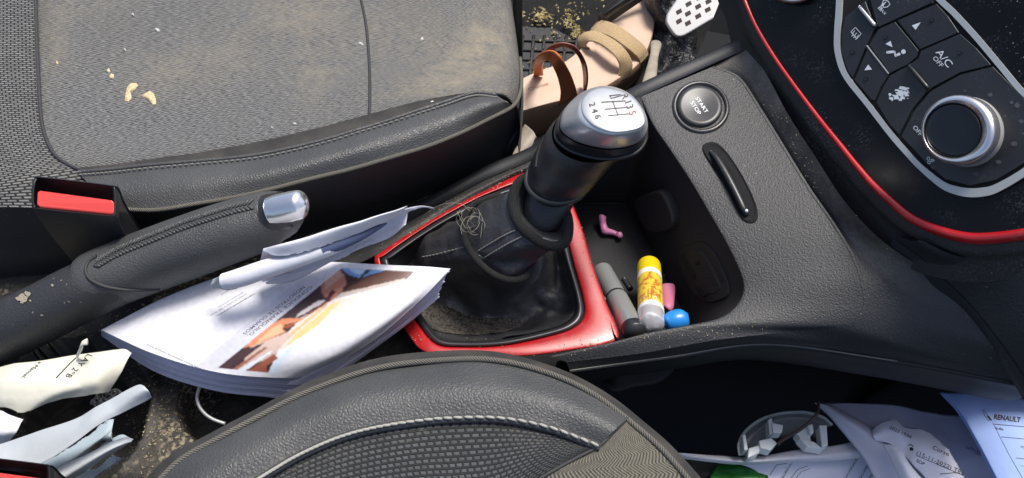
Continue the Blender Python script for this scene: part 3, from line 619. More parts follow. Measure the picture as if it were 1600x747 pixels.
tube('piping', smooth_path([(a[0], a[1], a[2]+.0005) for a in PI], 140), m_piping2, ps, 8, 140, worldr=.0015)
LI = PI[:12]+[(980, 653, .0665)]
LE = [(330, 800, .070), (372, 764, .071), (400, 748, .071), (425, 733, .071), (455, 715, .071), (490, 698, .071), (530, 682, .071), (575, 669, .071), (630, 659, .071), (700, 652, .071), (780, 652, .071), (860, 667, .070), (937, 696, .067)]
LM = [lerp3(a, b, .45, .0045) for a, b in zip(LI, LE)]
pl_ = patch('bolster_leather', [LI, LM, LE], m_leather2, ps, 110, 14, bump=wr)
multi('stitching', beads([wr(v) for v in smooth_path([(a[0], a[1]+2, a[2]+.0032) for a in LE], 120)], 58, .0040, .0008, skew=.12), m_thread_lt, ps)
tube('seam_roll', [wr(v) for v in smooth_path([(a[0], a[1]+4, a[2]+.0005) for a in LE], 90)], m_leather2, ps, 8, 90, worldr=.0022)
MB_ = [(380, 830, .064), (420, 830, .064), (460, 830, .064), (500, 830, .064), (540, 830, .064), (580, 830, .064), (620, 830, .064), (660, 830, .064), (700, 830, .064), (740, 830, .064), (770, 815, .064), (840, 752, .065), (932, 699, .067)]
LE2 = [(a[0], a[1]+9, a[2]-.001) for a in LE[:-1]]+[(936, 698, .067)]
patch('mesh_insert', [LE2, [lerp3(a, b, .5, .001) for a, b in zip(LE2, MB_)], MB_], m_mesh2, ps, 90, 10, bump=wr)
patch('cushion', [MB_, [(a[0], 1000, .060) for a in MB_], [(a[0], 1500, .055) for a in MB_]], m_herring, ps, 40, 8)
HR = [(982, 655, .0655), (992, 665, .065), (1012, 683, .0648), (1037, 705, .064), (1065, 737, .0636), (1098, 775, .063), (1130, 820, .062)]
HL = [(937, 696, .068), (925, 703, .068), (900, 716, .067), (870, 732, .067), (840, 750, .066), (800, 775, .066), (760, 810, .065)]
patch('herringbone_panel', [HR, [lerp3(a, b, .5, .002) for a, b in zip(HR, HL)], HL], m_herring, ps, 60, 16)
tube('panel_seam', smooth_path([(980, 653, .0665), (960, 673, .069), (937, 696, .0685), (900, 716, .0675), (860, 738, .067), (800, 775, .066)], 30), m_thread_dk, ps, 6, 50, worldr=.0009)
# ------------------------------------------------------------------ handbrake
hb = thing('handbrake_lever', 'black stitched handbrake lever with chrome push button at its tip', 'handbrake', P(0, 560, -.02))
arm = tube('lever_arm', [(-160, 590, .000, 46), (-60, 548, .010, 46), (0, 520, .018, 45), (60, 492, .026, 44), (120, 461, .033, 44), (170, 438, .038, 43), (220, 415, .043, 41)], m_black if 0 else m_plastic, hb, 32, 60, power=2.4)
grp = tube('grip', [(134, 448, .036, 26), (141, 445, .036, 38), (150, 441, .037, 45.5), (200, 421, .041, 47), (250, 402, .045, 47.5), (300, 384, .050, 47.5), (350, 366, .054, 46.5), (400, 349, .058, 44), (430, 339, .061, 39), (452, 337, .060, 32), (466, 338, .059, 24), (472, 339, .058, 12)], m_leather, hb, 36, 90, power=2.4)
thb = bvh(grp)
for dy in (0, 9):
    q = [on(thb, x, y+dy, .0004) for x, y in ((150, 408), (180, 391), (215, 376), (250, 362), (285, 348), (320, 336), (355, 325), (395, 315))]
    multi('stitching', beads(q, 44, .0046, .00095, skew=.9 if dy else -.9), m_leather, hb)
q = [on(thb, x, y, .0002) for x, y in ((152, 400), (140, 408), (134, 420), (138, 433), (150, 442), (170, 449), (205, 453), (250, 452))]
tube('grip_seam', q, m_thread_dk, hb, 6, 50, worldr=.0010)
tube('button_collar', [P(424, 335, .066), P(446, 327, .0705)], m_black, hb, 30, 12, worldr=[.0118, .0105], caps=True)
tube('push_button', [P(424, 330, .072), P(436, 327, .0735), P(462, 321, .0765), P(471, 319.5, .0775), P(476, 319, .078), P(477.5, 318.8, .078)], m_chrome, hb, 32, 50, worldr=[.0080, .0084, .0083, .0076, .005, .0005])
m_crust = M('dried_dirt', (.30, .26, .20), .95); m_crust.bump(m_crust.noise(900, 4), .8, .001); m_crust = m_crust.m
tha = bvh(arm)
flat_decal('dried_dirt', [[(38+x+a, 466+y+b) for a, b in blob(r, r*.7, .3, 10, .45)] for x, y, r in ((0, 0, 8), (7, -6, 5), (-8, 2, 4), (10, 4, 2), (-3, 7, 2.4), (45, -20, 2.5), (110, -28, 2), (70, 5, 1.6), (28, 26, 2))], tha, m_crust, hb, .0006)
# grit along the trim and the tray
def grains(name, tree, segs, n, mat, spread, smin=.0003, smax=.0010):
    out = []
    for i in range(n):
        a, b = random.choice(segs); t = random.random(); x = a[0]+(b[0]-a[0])*t+random.gauss(0, spread); y = a[1]+(b[1]-a[1])*t+random.gauss(0, spread)
        h = on(tree, x, y, .0003, True)
        if not h: continue
        s_ = random.uniform(smin, smax); v = [h+Vector((random.uniform(-1, 1)*s_, random.uniform(-1, 1)*s_, random.uniform(-.2, .8)*s_)) for _ in range(4)]
        out.append((v, [(0, 1, 2), (0, 2, 3), (0, 3, 1), (1, 3, 2)]))
    return tag(multi(name, out, mat, None, smooth=False), kind='stuff')
m_grit = M('tan_grit', (.30, .25, .17), .95).m
grains('grit', bvh(rim, red, gait, body), [((600, 395), (700, 325)), ((700, 325), (830, 262)), ((905, 350), (965, 520)), ((965, 530), (820, 560)), ((620, 520), (800, 545)), ((905, 350), (930, 420)), ((830, 262), (1000, 160)), ((1180, 120), (1300, 330)), ((1200, 100), (1400, 420)), ((1000, 530), (1200, 510))], 900, m_grit, 6, .0002, .0007)
grains('grit', bvh(tray), [((130, 520), (300, 450)), ((210, 640), (230, 740)), ((220, 560), (330, 640)), ((240, 620), (280, 700))], 700, m_grit, 14, .0003, .0011)
# ------------------------------------------------------------------ seat belt buckles
def buckle(dx, dy, label, zz=0.0):
    b = thing('seat_belt_buckle', label, 'belt buckle', P(110+dx, 400+dy, 0), 'red buttoned belt buckles')
    T = [(50+dx, 290+dy, .082+zz), (54+dx, 279+dy, .083+zz), (62+dx, 276+dy, .083+zz), (172+dx, 289+dy, .083+zz), (180+dx, 293+dy, .083+zz), (182+dx, 305+dy, .081+zz), (182+dx, 330+dy, .077+zz), (179+dx, 338+dy, .076+zz), (168+dx, 338+dy, .0755+zz), (62+dx, 327+dy, .0755+zz), (52+dx, 324+dy, .076+zz), (49+dx, 314+dy, .078+zz)]
    ce = (115+dx, 307+dy)
    def k(r, s, z=0, down=0): return [(ce[0]+(a[0]-ce[0])*s, ce[1]+(a[1]-ce[1])*s, a[2]+z) for a in r]
    low = [V(a)+Vector((-.006, .006, -.075)) for a in T]; md = [V(a)+Vector((-.002, .001, -.02)) for a in T]
    mid0 = [V(a)+Vector((0, 0, -.004)) for a in k(T, 1.015)]
    h = patch('housing', [low, md, mid0, k(T, 1.0), k(T, .975, .0010), k(T, .93, .0002), k(T, .90, -.004), k(T, .84, -.012), k(T, .3, -.013)], m_black, b, 96, 4, closed=True, linear=False)
    btn = slab('release_button', [(58+dx, 300+dy, .080+zz), (62+dx, 297+dy, .081+zz), (174+dx, 312+dy, .081+zz), (178+dx, 316+dy, .080+zz), (179+dx, 331+dy, .0775+zz), (175+dx, 334+dy, .077+zz), (62+dx, 323+dy, .077+zz), (57+dx, 319+dy, .0775+zz)], m_redp, b, (0, 0, -.012), .0012)
    return b
buckle(0, 0, 'belt buckle with red button beside the driver seat and handbrake')
buckle(-102, 436, 'belt buckle with red button half out of frame by the torn papers', -.01)
# ------------------------------------------------------------------ booklet between handbrake and seat
bk = thing('brochure', 'thick white printed brochure with a driving picture on its cover', 'brochure', P(430, 520, -.01))
def W2(px, py, p0, e1, e2):
    d = (px-p0[0], py-p0[1]); det = e1[0]*e2[1]-e1[1]*e2[0]
    return (d[0]*e2[1]-d[1]*e2[0])/det, (e1[0]*d[1]-e1[1]*d[0])/det
def inpoly(x, y, pl):
    c = False; n = len(pl)
    for i in range(n):
        x1, y1 = pl[i]; x2, y2 = pl[i-1]
        if (y1 > y) != (y2 > y) and x < (x2-x1)*(y-y1)/(y2-y1)+x1: c = not c
    return c
def zc(pl): return [(330+x/3.93, 410+y/3.93) for x, y in pl]      # measured on a 3.93x enlargement
ART = [
 (zc([(40, 650), (800, 38), (1250, 58), (1190, 118), (745, 232), (560, 330), (420, 520), (350, 680), (200, 672)]), (.045, .022, .020)),
 (zc([(800, 40), (960, 42), (910, 98), (850, 80)]), (.16, .34, .66)), (zc([(850, 45), (950, 42), (915, 80), (880, 70)]), (.5, .65, .85)),
 (zc([(985, 48), (1070, 52), (960, 84), (925, 96)]), (.12, .25, .48)),
 (zc([(1080, 52), (1250, 58), (1180, 112), (800, 205), (760, 222), (860, 150), (960, 95)]), (.10, .045, .035)),
 (zc([(800, 190), (1190, 100), (1195, 116), (745, 232)]), (.50, .42, .38)),
 (zc([(745, 235), (1195, 120), (1250, 62), (1255, 60), (1297, 160), (1180, 300), (600, 640), (350, 680), (420, 520), (560, 400)]), (.74, .74, .78)),
 (zc([(560, 330), (745, 235), (910, 205), (840, 270), (600, 420), (430, 540), (400, 520)]), (.72, .58, .50)),
 (zc([(520, 440), (740, 260), (800, 240), (640, 400), (450, 530)]), (.80, .50, .22)),
 (zc([(400, 545), (520, 430), (720, 262), (700, 262), (480, 440), (370, 560)]), (.62, .40, .20)),
 (zc([(440, 345), (560, 340), (740, 232), (690, 150), (620, 190), (520, 260)]), (.05, .03, .035)),
 (zc([(520, 345), (690, 250), (700, 235), (660, 235), (530, 320)]), (.55, .50, .50)),
 (zc([(560, 345), (700, 250), (745, 232), (700, 262), (470, 408), (440, 400)]), (.28, .07, .035)),
 (zc([(675, 150), (700, 110), (790, 48), (820, 90), (832, 130), (800, 180), (745, 235), (700, 215), (680, 190)]), (.42, .18, .12)),
 (zc([(700, 110), (790, 50), (812, 85), (760, 130), (700, 170)]), (.55, .30, .22)),
 (zc([(745, 165), (765, 185), (725, 235), (705, 225)]), (.08, .02, .03)),
 (zc([(200, 525), (260, 470), (380, 375), (440, 348), (555, 345), (560, 358), (450, 385), (440, 415), (465, 425), (380, 465), (330, 490), (260, 515)]), (.62, .24, .12)),
 (zc([(380, 400), (430, 380), (440, 430), (360, 465), (280, 500), (300, 470)]), (.80, .42, .24)),
 (zc([(240, 520), (390, 462), (470, 430), (500, 450), (420, 530), (390, 575), (230, 640), (150, 672), (200, 610)]), (.55, .42, .36)),
 (zc([(45, 652), (200, 540), (330, 495), (180, 610), (110, 662)]), (.06, .03, .03)),
 (zc([(150, 668), (385, 535), (360, 560), (205, 672)]), (.66, .70, .74)), (zc([(120, 664), (330, 520), (350, 525), (160, 660)]), (.30, .12, .08)),
 (zc([(215, 672), (330, 600), (385, 560), (410, 590), (340, 640), (350, 678)]), (.28, .09, .05)),
 (zc([(350, 678), (410, 590), (480, 520), (520, 520), (440, 600), (400, 680)]), (.60, .70, .88)),
]
BAND = [(340, 576), (532, 420), (512, 416), (318, 570)]
def cover(px, py):
    x, y = px+1.3*noise.noise(Vector((px*.25, py*.25, 1))), py+1.3*noise.noise(Vector((px*.25, py*.25, 9)))
    c = (.68, .68, .72)
    if inpoly(px, py, [(303, 576), (500, 411), (537, 414), (337, 580)]): c = (.58, .58, .64)
    if inpoly(px, py, zc([(40, 650), (800, 38), (1250, 58), (1300, 400), (400, 682)])):
        for pl, col in ART:
            if inpoly(x, y, pl): c = col
    return c
BR = [[(158, 516, .016), (254, 467, .024), (345, 432, .030), (440, 406, .032)],
      [(240, 553, .022), (335, 505, .030), (435, 455, .034), (530, 411, .034)],
      [(340, 582, .024), (435, 535, .031), (530, 475, .035), (620, 415, .035)],
      [(440, 590, .018), (520, 552, .026), (600, 495, .032), (668, 417, .034)],
      [(495, 584, .010), (584, 531, .020), (655, 470, .027), (704, 420, .031)]]
cov = patch('cover', [[tuple(a[:2])+(a[2]+.0008,) for a in r] for r in BR], m_cover, bk, 340, 80, paint=cover)
cov.modifiers.new('s', 'SOLIDIFY').thickness = .0003
tcv = bvh(cov)
shp = []
for k in range(1, 15):
    f = k/14; e = random.uniform(-1.6, 1.6)
    rows = []
    for j, r in enumerate(BR):
        rr = []
        for i, a in enumerate(r):
            x, y, z = a; z2 = z-.0012*k-.0012*(k > 5)-.0012*(k > 10)-.004*f*(j == 4)
            w_ = f*(j/4)**2
            dx = (-20*(i/3)-50*(1-i/3)*.9*(j == 4))*w_; dy = 46*w_*(.8+.2*i/3)*(1 if j == 4 else .4)
            if j < 4 or i == 0: dy += (26 if 0 < j else 8)*f*(1-i/3)
            rr.append((x+dx+e*1.2*(j/4), y+dy+e*.8, z2))
        rows.append(rr)
    oo = patch('x', rows, m_pages, None, 44, 8); shp.append(BV[oo]); bpy.data.objects.remove(oo)
multi('pages', shp, m_pages, bk, solid=.00035)
rd = Vector((-.775, .63)); 
text('CONDUCE TRANQUILO,', 486, 447, (-8.9, 6.9), (6.2, 3.6), tcv, m_greyink, bk, name='title', bold=.006)
text('NOSOTROS TE GUIAMOS', 474, 447, (-8.3, 6.5), (6.2, 3.6), tcv, m_greyink, bk, bold=.006)
flat_decal('title_line', ribbon([(473, 445), (440, 470), (400, 502), (365, 528), (330, 553)], .8), tcv, m_greyink, bk)
for i, (x, y, s_) in enumerate(((398, 459, 'seguro de automovil y asistencia'), (392, 462, 'en carretera, con la garantia de'), (386, 459, 'siempre, en cualquier lugar donde'), (380, 457, 'usted se encuentre hoy'), (360, 452, 'llamenos'))):
    text(s_, x, y, (-4.2, 2.5), (2.6, 1.4), tcv, m_greyink, bk)
text('informacion general y condiciones del contrato de servicio', 322, 581, (-3.9, -1.75), (1.5, -3.6), tcv, m_greyink, bk)
# ------------------------------------------------------------------ torn envelope rolled round a leaflet, on the brochure
env = thing('torn_envelope', 'torn white envelope curled around a rolled leaflet on the brochure', 'envelope', P(500, 400, .04))
F_ = [(411, 393, .070), (432, 401, .072), (470, 397, .073), (515, 384, .073), (560, 366, .073), (596, 350, .072), (612, 342, .070)]
T_ = [(411, 391, .068), (440, 382, .077), (480, 370, .080), (520, 358, .081), (560, 346, .081), (600, 334, .079), (634, 323, .074)]
B_ = [(405, 420, .050), (440, 408, .050), (480, 396, .050), (520, 384, .050), (560, 368, .050), (600, 350, .051), (637, 330, .056)]
N_ = [(410, 441, .050), (440, 437, .047), (480, 425, .046), (520, 410, .046), (560, 392, .046), (606, 375, .046), (634, 352, .050)]
e1 = patch('outer_sheet', [F_, T_, B_, N_], m_paper, env, 110, 16, solid=.0002, torn=('ab', .0025), bump=lambda v: v+Vector((0, 0, .0010*noise.noise(v*60))))
tube('rolled_leaflet', [(350, 440, .057, 13), (375, 434, .060, 15), (410, 422, .063, 15), (450, 409, .066, 14.5), (505, 391, .069, 12.5), (530, 382, .069, 11)], m_paper, env, 24, 50, caps=False)
tube('printed_part', [P(503, 391, .0695), P(530, 381, .070), P(560, 369, .070), P(585, 358, .070), P(604, 349, .070)], m_bluepr, env, 20, 40, worldr=[.0040, .0038, .0030, .0018, .0005])
patch('torn_end', [[(332, 436, .052), (345, 431, .058), (358, 428, .062), (372, 427, .063)], [(328, 446, .050), (345, 440, .053), (362, 436, .056), (382, 436, .058)], [(327, 453, .045), (340, 452, .046), (358, 455, .047), (379, 447, .050)]], m_paper_grey, env, 60, 12, solid=.0002, torn=('abl', .003))
patch('torn_strip', [[(628, 326, .073), (645, 322, .076), (660, 321, .077), (679, 324, .074)], [(636, 334, .070), (648, 329, .074), (662, 325, .075), (679, 327, .072)]], m_paper, env, 50, 6, solid=.0002, torn=('abr', .002))
patch('inner_flap', [[(415, 441, .048), (450, 430, .047), (490, 418, .047), (515, 410, .047)], [(416, 444, .042), (450, 441, .040), (475, 432, .040), (508, 414, .044)]], m_paper, env, 30, 5, solid=.0003)
# ------------------------------------------------------------------ papers at the left
def rag(pts, amp=1.0, n=None, seed=0):
    return pts
ce = thing('letter', 'cream letter with printed address lying beside the handbrake arm', 'letter', P(90, 590, 0))
cr0 = [(-60, 585, .010), (0, 573, .016), (60, 563, .022), (110, 553, .026), (150, 548, .028), (190, 544, .028), (206, 552, .026)]
cr1 = [(-60, 610, .014), (0, 600, .020), (55, 590, .027), (105, 582, .031), (140, 575, .033), (165, 570, .032), (192, 574, .026)]
cr2 = [(-60, 630, .012), (0, 622, .018), (50, 618, .024), (95, 606, .030), (130, 598, .032), (152, 595, .031), (180, 596, .022)]
cr3 = [(-60, 650, .008), (0, 638, .014), (33, 645, .016), (70, 629, .020), (102, 619, .024), (150, 615, .024), (169, 613, .018)]
def crease(v): return v+Vector((0, 0, .0030*abs(noise.noise(v*34))-.0050*abs(noise.noise(v*17+Vector((3, 1, 0))))))
cp = patch('sheet', [cr0, cr1, cr2, cr3], m_cream, ce, 110, 16, solid=.0002, torn=('b', .0016), bump=crease)
tcp = bvh(cp)
text('LAY 2ºB', 138, 553, (-9.6, 9.4), (11.5, 4.4), tcp, m_ink, ce, name='address', bold=.0, space=1.1)
flat_decal('address_line', ribbon([(127, 552), (110, 568), (88, 591)], 1.6), tcp, m_ink, ce)
text('e Manoel,', 62, 565, (-7.4, 6.4), (7.0, 3.2), tcp, m_ink, ce)
o = tube('paper_curl', [P(121, 556, .029), P(126, 546, .036), P(129, 537, .042), P(136, 534, .043)], m_cream, ce, 8, 30, worldr=[.0016, .0018, .0017, .0022], flat=.5)
c2 = thing('paper_scrap', 'torn corner of white paper at the left border under the cream letter', 'paper scrap', P(10, 660, 0))
patch('sheet', [[(-70, 650, .008), (-10, 640, .016), (15, 648, .020), (36, 655, .018)], [(-70, 680, .018), (-10, 672, .024), (10, 674, .024), (27, 676, .020)], [(-70, 705, .010), (-20, 698, .012), (0, 697, .012), (12, 698, .010)]], m_paper, c2, 50, 12, solid=.0002, torn=('rb', .002), bump=crease)
c3 = thing('torn_papers', 'bundle of torn bluish white papers with one long curled sheet on top', 'papers', P(120, 690, -.01))
patch('curled_sheet', [[(-60, 720, .030), (0, 692, .034), (60, 672, .040), (120, 652, .046), (175, 622, .052), (214, 603, .054), (226, 604, .055)],
                       [(-60, 740, .034), (10, 712, .037), (70, 688, .043), (130, 663, .049), (185, 633, .053), (222, 613, .056), (233, 612, .056)],
                       [(-60, 775, .030), (0, 745, .034), (50, 728, .040), (110, 695, .046), (170, 655, .050), (225, 628, .051), (237, 621, .052)]], m_paper_grey, c3, 80, 12, solid=.0002, bump=crease)
m_paper_in = paper('bluish_torn_paper', (.36, .43, .47))
patch('torn_sheet', [[(20, 740, .010), (80, 712, .016), (130, 680, .020), (165, 654, .022), (178, 652, .022)], [(30, 760, .012), (90, 730, .018), (130, 700, .022), (158, 680, .024), (174, 672, .022)], [(40, 780, .006), (100, 745, .010), (130, 715, .014), (146, 694, .018), (176, 690, .016)]], m_paper_in, c3, 90, 12, solid=.0002, torn=('bar', .006), bump=crease)
patch('torn_sheet', [[(70, 760, .004), (120, 735, .010), (150, 700, .012), (185, 678, .014), (202, 683, .012)], [(90, 775, .004), (130, 745, .008), (160, 715, .010), (190, 694, .012), (206, 690, .010)]], m_paper_in, c3, 90, 12, solid=.0002, torn=('bar', .006), bump=crease)
tsh = patch('torn_sheet', [[(40, 765, .024), (90, 728, .028), (130, 708, .030), (170, 690, .030), (195, 683, .028), (211, 686, .026)], [(50, 775, .026), (100, 742, .030), (140, 718, .033), (170, 703, .033), (192, 695, .030), (204, 692, .027)], [(60, 790, .020), (105, 752, .022), (140, 730, .024), (160, 716, .024), (180, 705, .024), (196, 697, .024)]], m_paper_grey, c3, 90, 12, solid=.0002, torn=('abr', .004), bump=crease)
patch('torn_sheet', [[(60, 790, .010), (110, 745, .014), (150, 730, .016), (172, 712, .018), (190, 716, .016)], [(80, 800, .010), (120, 765, .012), (150, 742, .012), (178, 726, .014), (192, 717, .012)]], m_paper_in, c3, 90, 12, solid=.0002, torn=('bar', .006), bump=crease)
m_cot = M('cotton', (.35, .35, .33), 1).m
pc = []
for k in range(14):
    c = Vector((170+random.uniform(-22, 18), 617+random.uniform(-12, 12)+6, 0)); pts = []; a0 = random.uniform(0, 6)
    for i in range(8): pts.append(P(c.x+random.uniform(4, 9)*math.cos(a0+i), c.y+random.uniform(3, 8)*math.sin(a0+i), -.005+random.uniform(0, .012)))
    oo = tube('x', pts, m_cot, None, 5, 30, worldr=.0006); pc.append(BV[oo]); bpy.data.objects.remove(oo)
tag(multi('cotton_wad', pc, m_cot), 'small wad of grey white cotton between the cream letter and the curled sheet', 'cotton wad')
tag(tube('thin_cable', [P(*a) for a in ((318, 596, .004), (311, 608, .0), (308, 622, -.004), (312, 636, -.006), (322, 648, -.008), (335, 656, -.01), (352, 662, -.012))], m_silver, None, 8, 40, worldr=.0010), 'thin pale cable loop poking out below the brochure', 'cable')
# ------------------------------------------------------------------ things in the storage bin
tb1 = M('lip_tube_metal', (.42, .43, .42), .3, .55); tb1.dust(.5, (.12, .11, .1), 70, 700); tb1 = tb1.m
lt = thing('lip_tube', 'scuffed silver grey cosmetic tube leaning on the red trim', 'cosmetic tube', P(965, 520, -.03))
a_, b_ = P(942, 425, -.032), P(990, 516, .004)
def alongv(t): return a_.lerp(b_, t)
tube('tube_cap', [alongv(0), alongv(.02), alongv(.44), alongv(.46)], tb1, lt, 28, 30, worldr=[.0060, .0067, .0067, .0060], upv=(0, 1, 0))
tube('tube_body', [alongv(.5), alongv(.52), alongv(.94), alongv(.97), alongv(1)], tb1, lt, 28, 30, worldr=[.0064, .0070, .0070, .0070, .0066], upv=(0, 1, 0))
tube('joint', [alongv(.462), alongv(.49)], m_void, lt, 24, 4, worldr=.0069, upv=(0, 1, 0))
tube('tube_base', [alongv(.96), alongv(1.0), alongv(1.05)], m_black, lt, 24, 8, worldr=[.0071, .0072, .0068], upv=(0, 1, 0))
m_yel = M('yellow_plastic', (.72, .53, .01), .35).m; m_ylb = M('yellow_label', (.70, .50, .05), .4); m_ylb.mix(m_ylb.ramp(m_ylb.noise(260, 4), .52, .6), (.45, .16, .03)); m_ylb = m_ylb.m
m_clear = M('clear_plastic', (.85, .83, .84), .15, Transmission_Weight=.6, IOR=1.3).m; m_wht = M('white_plastic', (.75, .75, .73), .4).m; m_tan = M('tan_print', (.80, .68, .42), .5).m; m_brn = M('brown_print', (.35, .14, .05), .5).m
yt = thing('balm_stick', 'yellow lip balm tube with white band and clear end standing in the bin', 'balm stick', P(1020, 500, -.04))
c_, d_ = P(1015, 411, -.008), P(1018, 512, .012)
c_ = P(1014, 415, -.022); d_ = P(1018, 508, .010)
def al2(t): return c_.lerp(d_, t)
rr_ = .0078
tube('cap', [al2(-.02), al2(0), al2(.03), al2(.23)], m_yel, yt, 30, 30, worldr=[.004, .0070, rr_, rr_], upv=(0, 1, 0))
tube('band', [al2(.22), al2(.29)], m_wht, yt, 30, 6, worldr=rr_*1.02, upv=(0, 1, 0))
lb = tube('label', [al2(.28), al2(.79)], m_ylb, yt, 40, 20, worldr=rr_, upv=(0, 1, 0))
tube('lower_band', [al2(.78), al2(.83)], m_wht, yt, 30, 6, worldr=rr_*1.02, upv=(0, 1, 0))
tube('clear_end', [al2(.83), al2(.97), al2(1.0)], m_clear, yt, 30, 14, worldr=[rr_*.98, rr_*.98, rr_*.9], upv=(0, 1, 0))
tlb = bvh(lb)
text('LINO', 1019.5, 486, (.3, -10.0), (9, .3), tlb, m_tan, yt, bold=.02); 
flat_decal('lettering', ribbon([(1018, 450), (1018, 487)], 1.0)+ribbon([(1013, 452), (1013, 470)], 1.3)+ribbon([(1031, 455), (1031, 486)], .8), tlb, m_brn, yt)
text('natural', 1005, 485, (.2, -8), (5, .2), tlb, m_tan, yt)
m_pink = M('pink_plastic', (.78, .27, .50), .4).m; m_pink2 = M('dusty_pink_plastic', (.50, .14, .24), .5).m; m_blue = M('blue_plastic', (.02, .22, .62), .3).m
pb = thing('toy_boot', 'tiny pink toy boot on the floor of the bin', 'toy boot', P(950, 360, -.045))
tube('boot_leg', [P(942, 338, -.036), P(941, 341, -.0365), P(942, 350, -.039), P(945, 359, -.0405), P(950, 361, -.041)], m_pink, pb, 18, 24, worldr=[.0028, .0027, .0025, .0028, .0022])
tube('boot_foot', [P(941, 360, -.041), P(946, 361, -.041), P(956, 363, -.0415), P(964, 366, -.042), P(970, 368, -.042)], m_pink, pb, 16, 24, worldr=[.0020, .0026, .0020, .0018, .0016])
tube('boot_toe', [P(967, 363, -.040), P(968, 368, -.041), P(967, 371, -.042)], m_pink, pb, 12, 10, worldr=[.0018, .0024, .0018])
o = tube('toy_piece', [P(1040, 447, -.030), P(1041, 452, -.030), P(1043, 466, -.028), P(1043, 480, -.025), P(1042, 483, -.025)], m_pink2, None, 18, 24, worldr=[.0058, .0060, .0046, .0038, .002], flat=.7)
tag(o, 'dull pink plastic toy piece just behind the yellow tube', 'toy piece')
o = tube('toy_piece', [P(1036, 507, .000), P(1040, 505, .000), P(1052, 502, .0), P(1066, 499, .0), P(1073, 497, .0), P(1075, 497, 0)], m_blue, None, 20, 30, worldr=[.001, .0045, .0066, .0064, .004, .001])
tag(o, 'glossy blue rounded plastic toy piece at the near wall of the bin', 'toy piece')
o = tube('clear_bit', [P(975, 436, -.036), P(985, 452, -.034)], m_btn, None, 8, 6, worldr=.0022); tag(o, 'small dark plastic stub lying between the silver and yellow tubes', 'plastic bit')
# ------------------------------------------------------------------ dashboard with the climate controls
da = thing('dashboard_panel', 'glossy black climate control panel edged by red and silver trim', 'dashboard panel', (.36, .02, -.1))
A3, B3_, C3_ = P(1180, 50, .070), P(1450, 365, .074), P(1600, 0, .165)
PN = (B3_-A3).cross(C3_-A3).normalized()
if PN.dot(FW) > 0: PN = -PN
def PL(px, py, off=0.0):
    r = ray(px, py); o0 = A3+PN*off; return CAM+r*((o0-CAM).dot(PN)/r.dot(PN))
RC = [(1150, -45), (1154, -33), (1158, -17), (1163, 0), (1182, 43), (1210, 90), (1241, 134), (1276, 181), (1311, 225), (1338, 259), (1364, 289), (1391, 314), (1418, 337), (1443, 351), (1471, 362), (1497, 369), (1525, 373), (1562, 371), (1600, 366), (1650, 356), (1720, 340), (1800, 315)]
rim_ = [(x, y) for x, y in RC]; big = rim_+[(1800, -45)]
vs = [PL(x, y, -.0006) for x, y in big]; n = len(vs); vs2 = [v-PN*.02 for v in vs]
bz = mk('gloss_bezel', vs+vs2, [tuple(range(n))]+[(i, i+n, (i+1) % n+n, (i+1) % n) for i in range(n)], m_gloss, da, smooth=False)
pth = [PL(x, y, .0002) for x, y in RC]
k_ = len(pth)
tube('red_edge_trim', pth, m_red, da, 14, 160, worldr=[.0013+.0017*min(1, max(0, (i-6)/10)) for i in range(k_)])
LO = [(1124, -52), (1130, -38), (1137, -20), (1146, 0), (1158, 48), (1186, 98), (1216, 143), (1250, 192), (1285, 238), (1312, 273), (1340, 305), (1368, 335), (1400, 362), (1430, 382), (1462, 395), (1494, 403), (1525, 407), (1562, 407), (1602, 402), (1654, 392), (1726, 378), (1810, 355)]
l0 = [PL(x, y, -.0010) for x, y in RC]
l1 = [PL(a[0]*.75+b[0]*.25, a[1]*.75+b[1]*.25, -.001) for a, b in zip(RC, LO)]
l2 = [PL(x, y, -.008) for x, y in LO]
l3 = [v+Vector((-.002, -.003, -.016)) for v in l2]
patch('soft_lip', [l0, l1, [PL(a[0]*.3+b[0]*.7, a[1]*.3+b[1]*.7, -.003) for a, b in zip(RC, LO)], l2, l3], m_plastic_dusty, da, 110, 6)
dbk = [PL(1600, 372, -.021), PL(1850, 350, -.021), PL(1850, -45, -.021), PL(1700, -45, -.021), PL(1400, -45, -.021)]
slab('dash_shade_slab', dbk, m_plastic, da, tuple(-PN*.05), .004)  # slab added beyond the bezel to stop sun coming in over the dash
bx = [Vector((.44, -.4, .03)), Vector((1.3, -.4, .03)), Vector((1.3, 1.1, .10)), Vector((.44, 1.1, .10))]
slab('dash_sun_block', bx, m_side, da, (0, 0, -.36), .004)  # block added to keep sunlight off the floor beneath the console
# lower dash flank running down to the right of the console
DC = [(1400, 372, .060), (1440, 400, .058), (1473, 432, .054), (1513, 470, .046), (1554, 520, .036), (1600, 585, .020), (1660, 680, .0)]
DT = [(1440, 375, .072), (1490, 398, .074), (1540, 405, .076), (1600, 400, .080), (1680, 390, .084), (1760, 380, .088), (1860, 370, .092)]
DM = [(1425, 376, .068), (1470, 402, .068), (1510, 420, .066), (1570, 445, .064), (1630, 480, .060), (1690, 530, .054), (1780, 600, .045)]
patch('lower_dash', [[(a[0], a[1], a[2], (0, 0, -.012)) for a in DC], DC, DM, DT], m_plastic, da, 60, 14)
tube('dash_joint', smooth_path([(a[0], a[1], a[2]-.001) for a in DC], 50), m_void, da, 8, 50, worldr=.0012)
tdb = bvh(bz)
class FlatT:                                              # anything laid on the panel's plane, px -> plane
    def __init__(s, o): s.o = o
    def ray_cast(s, o, r): t = (A3+PN*s.o-CAM).dot(PN)/r.dot(PN); return (CAM+r*t, PN, 0, t)
fp = FlatT(0)
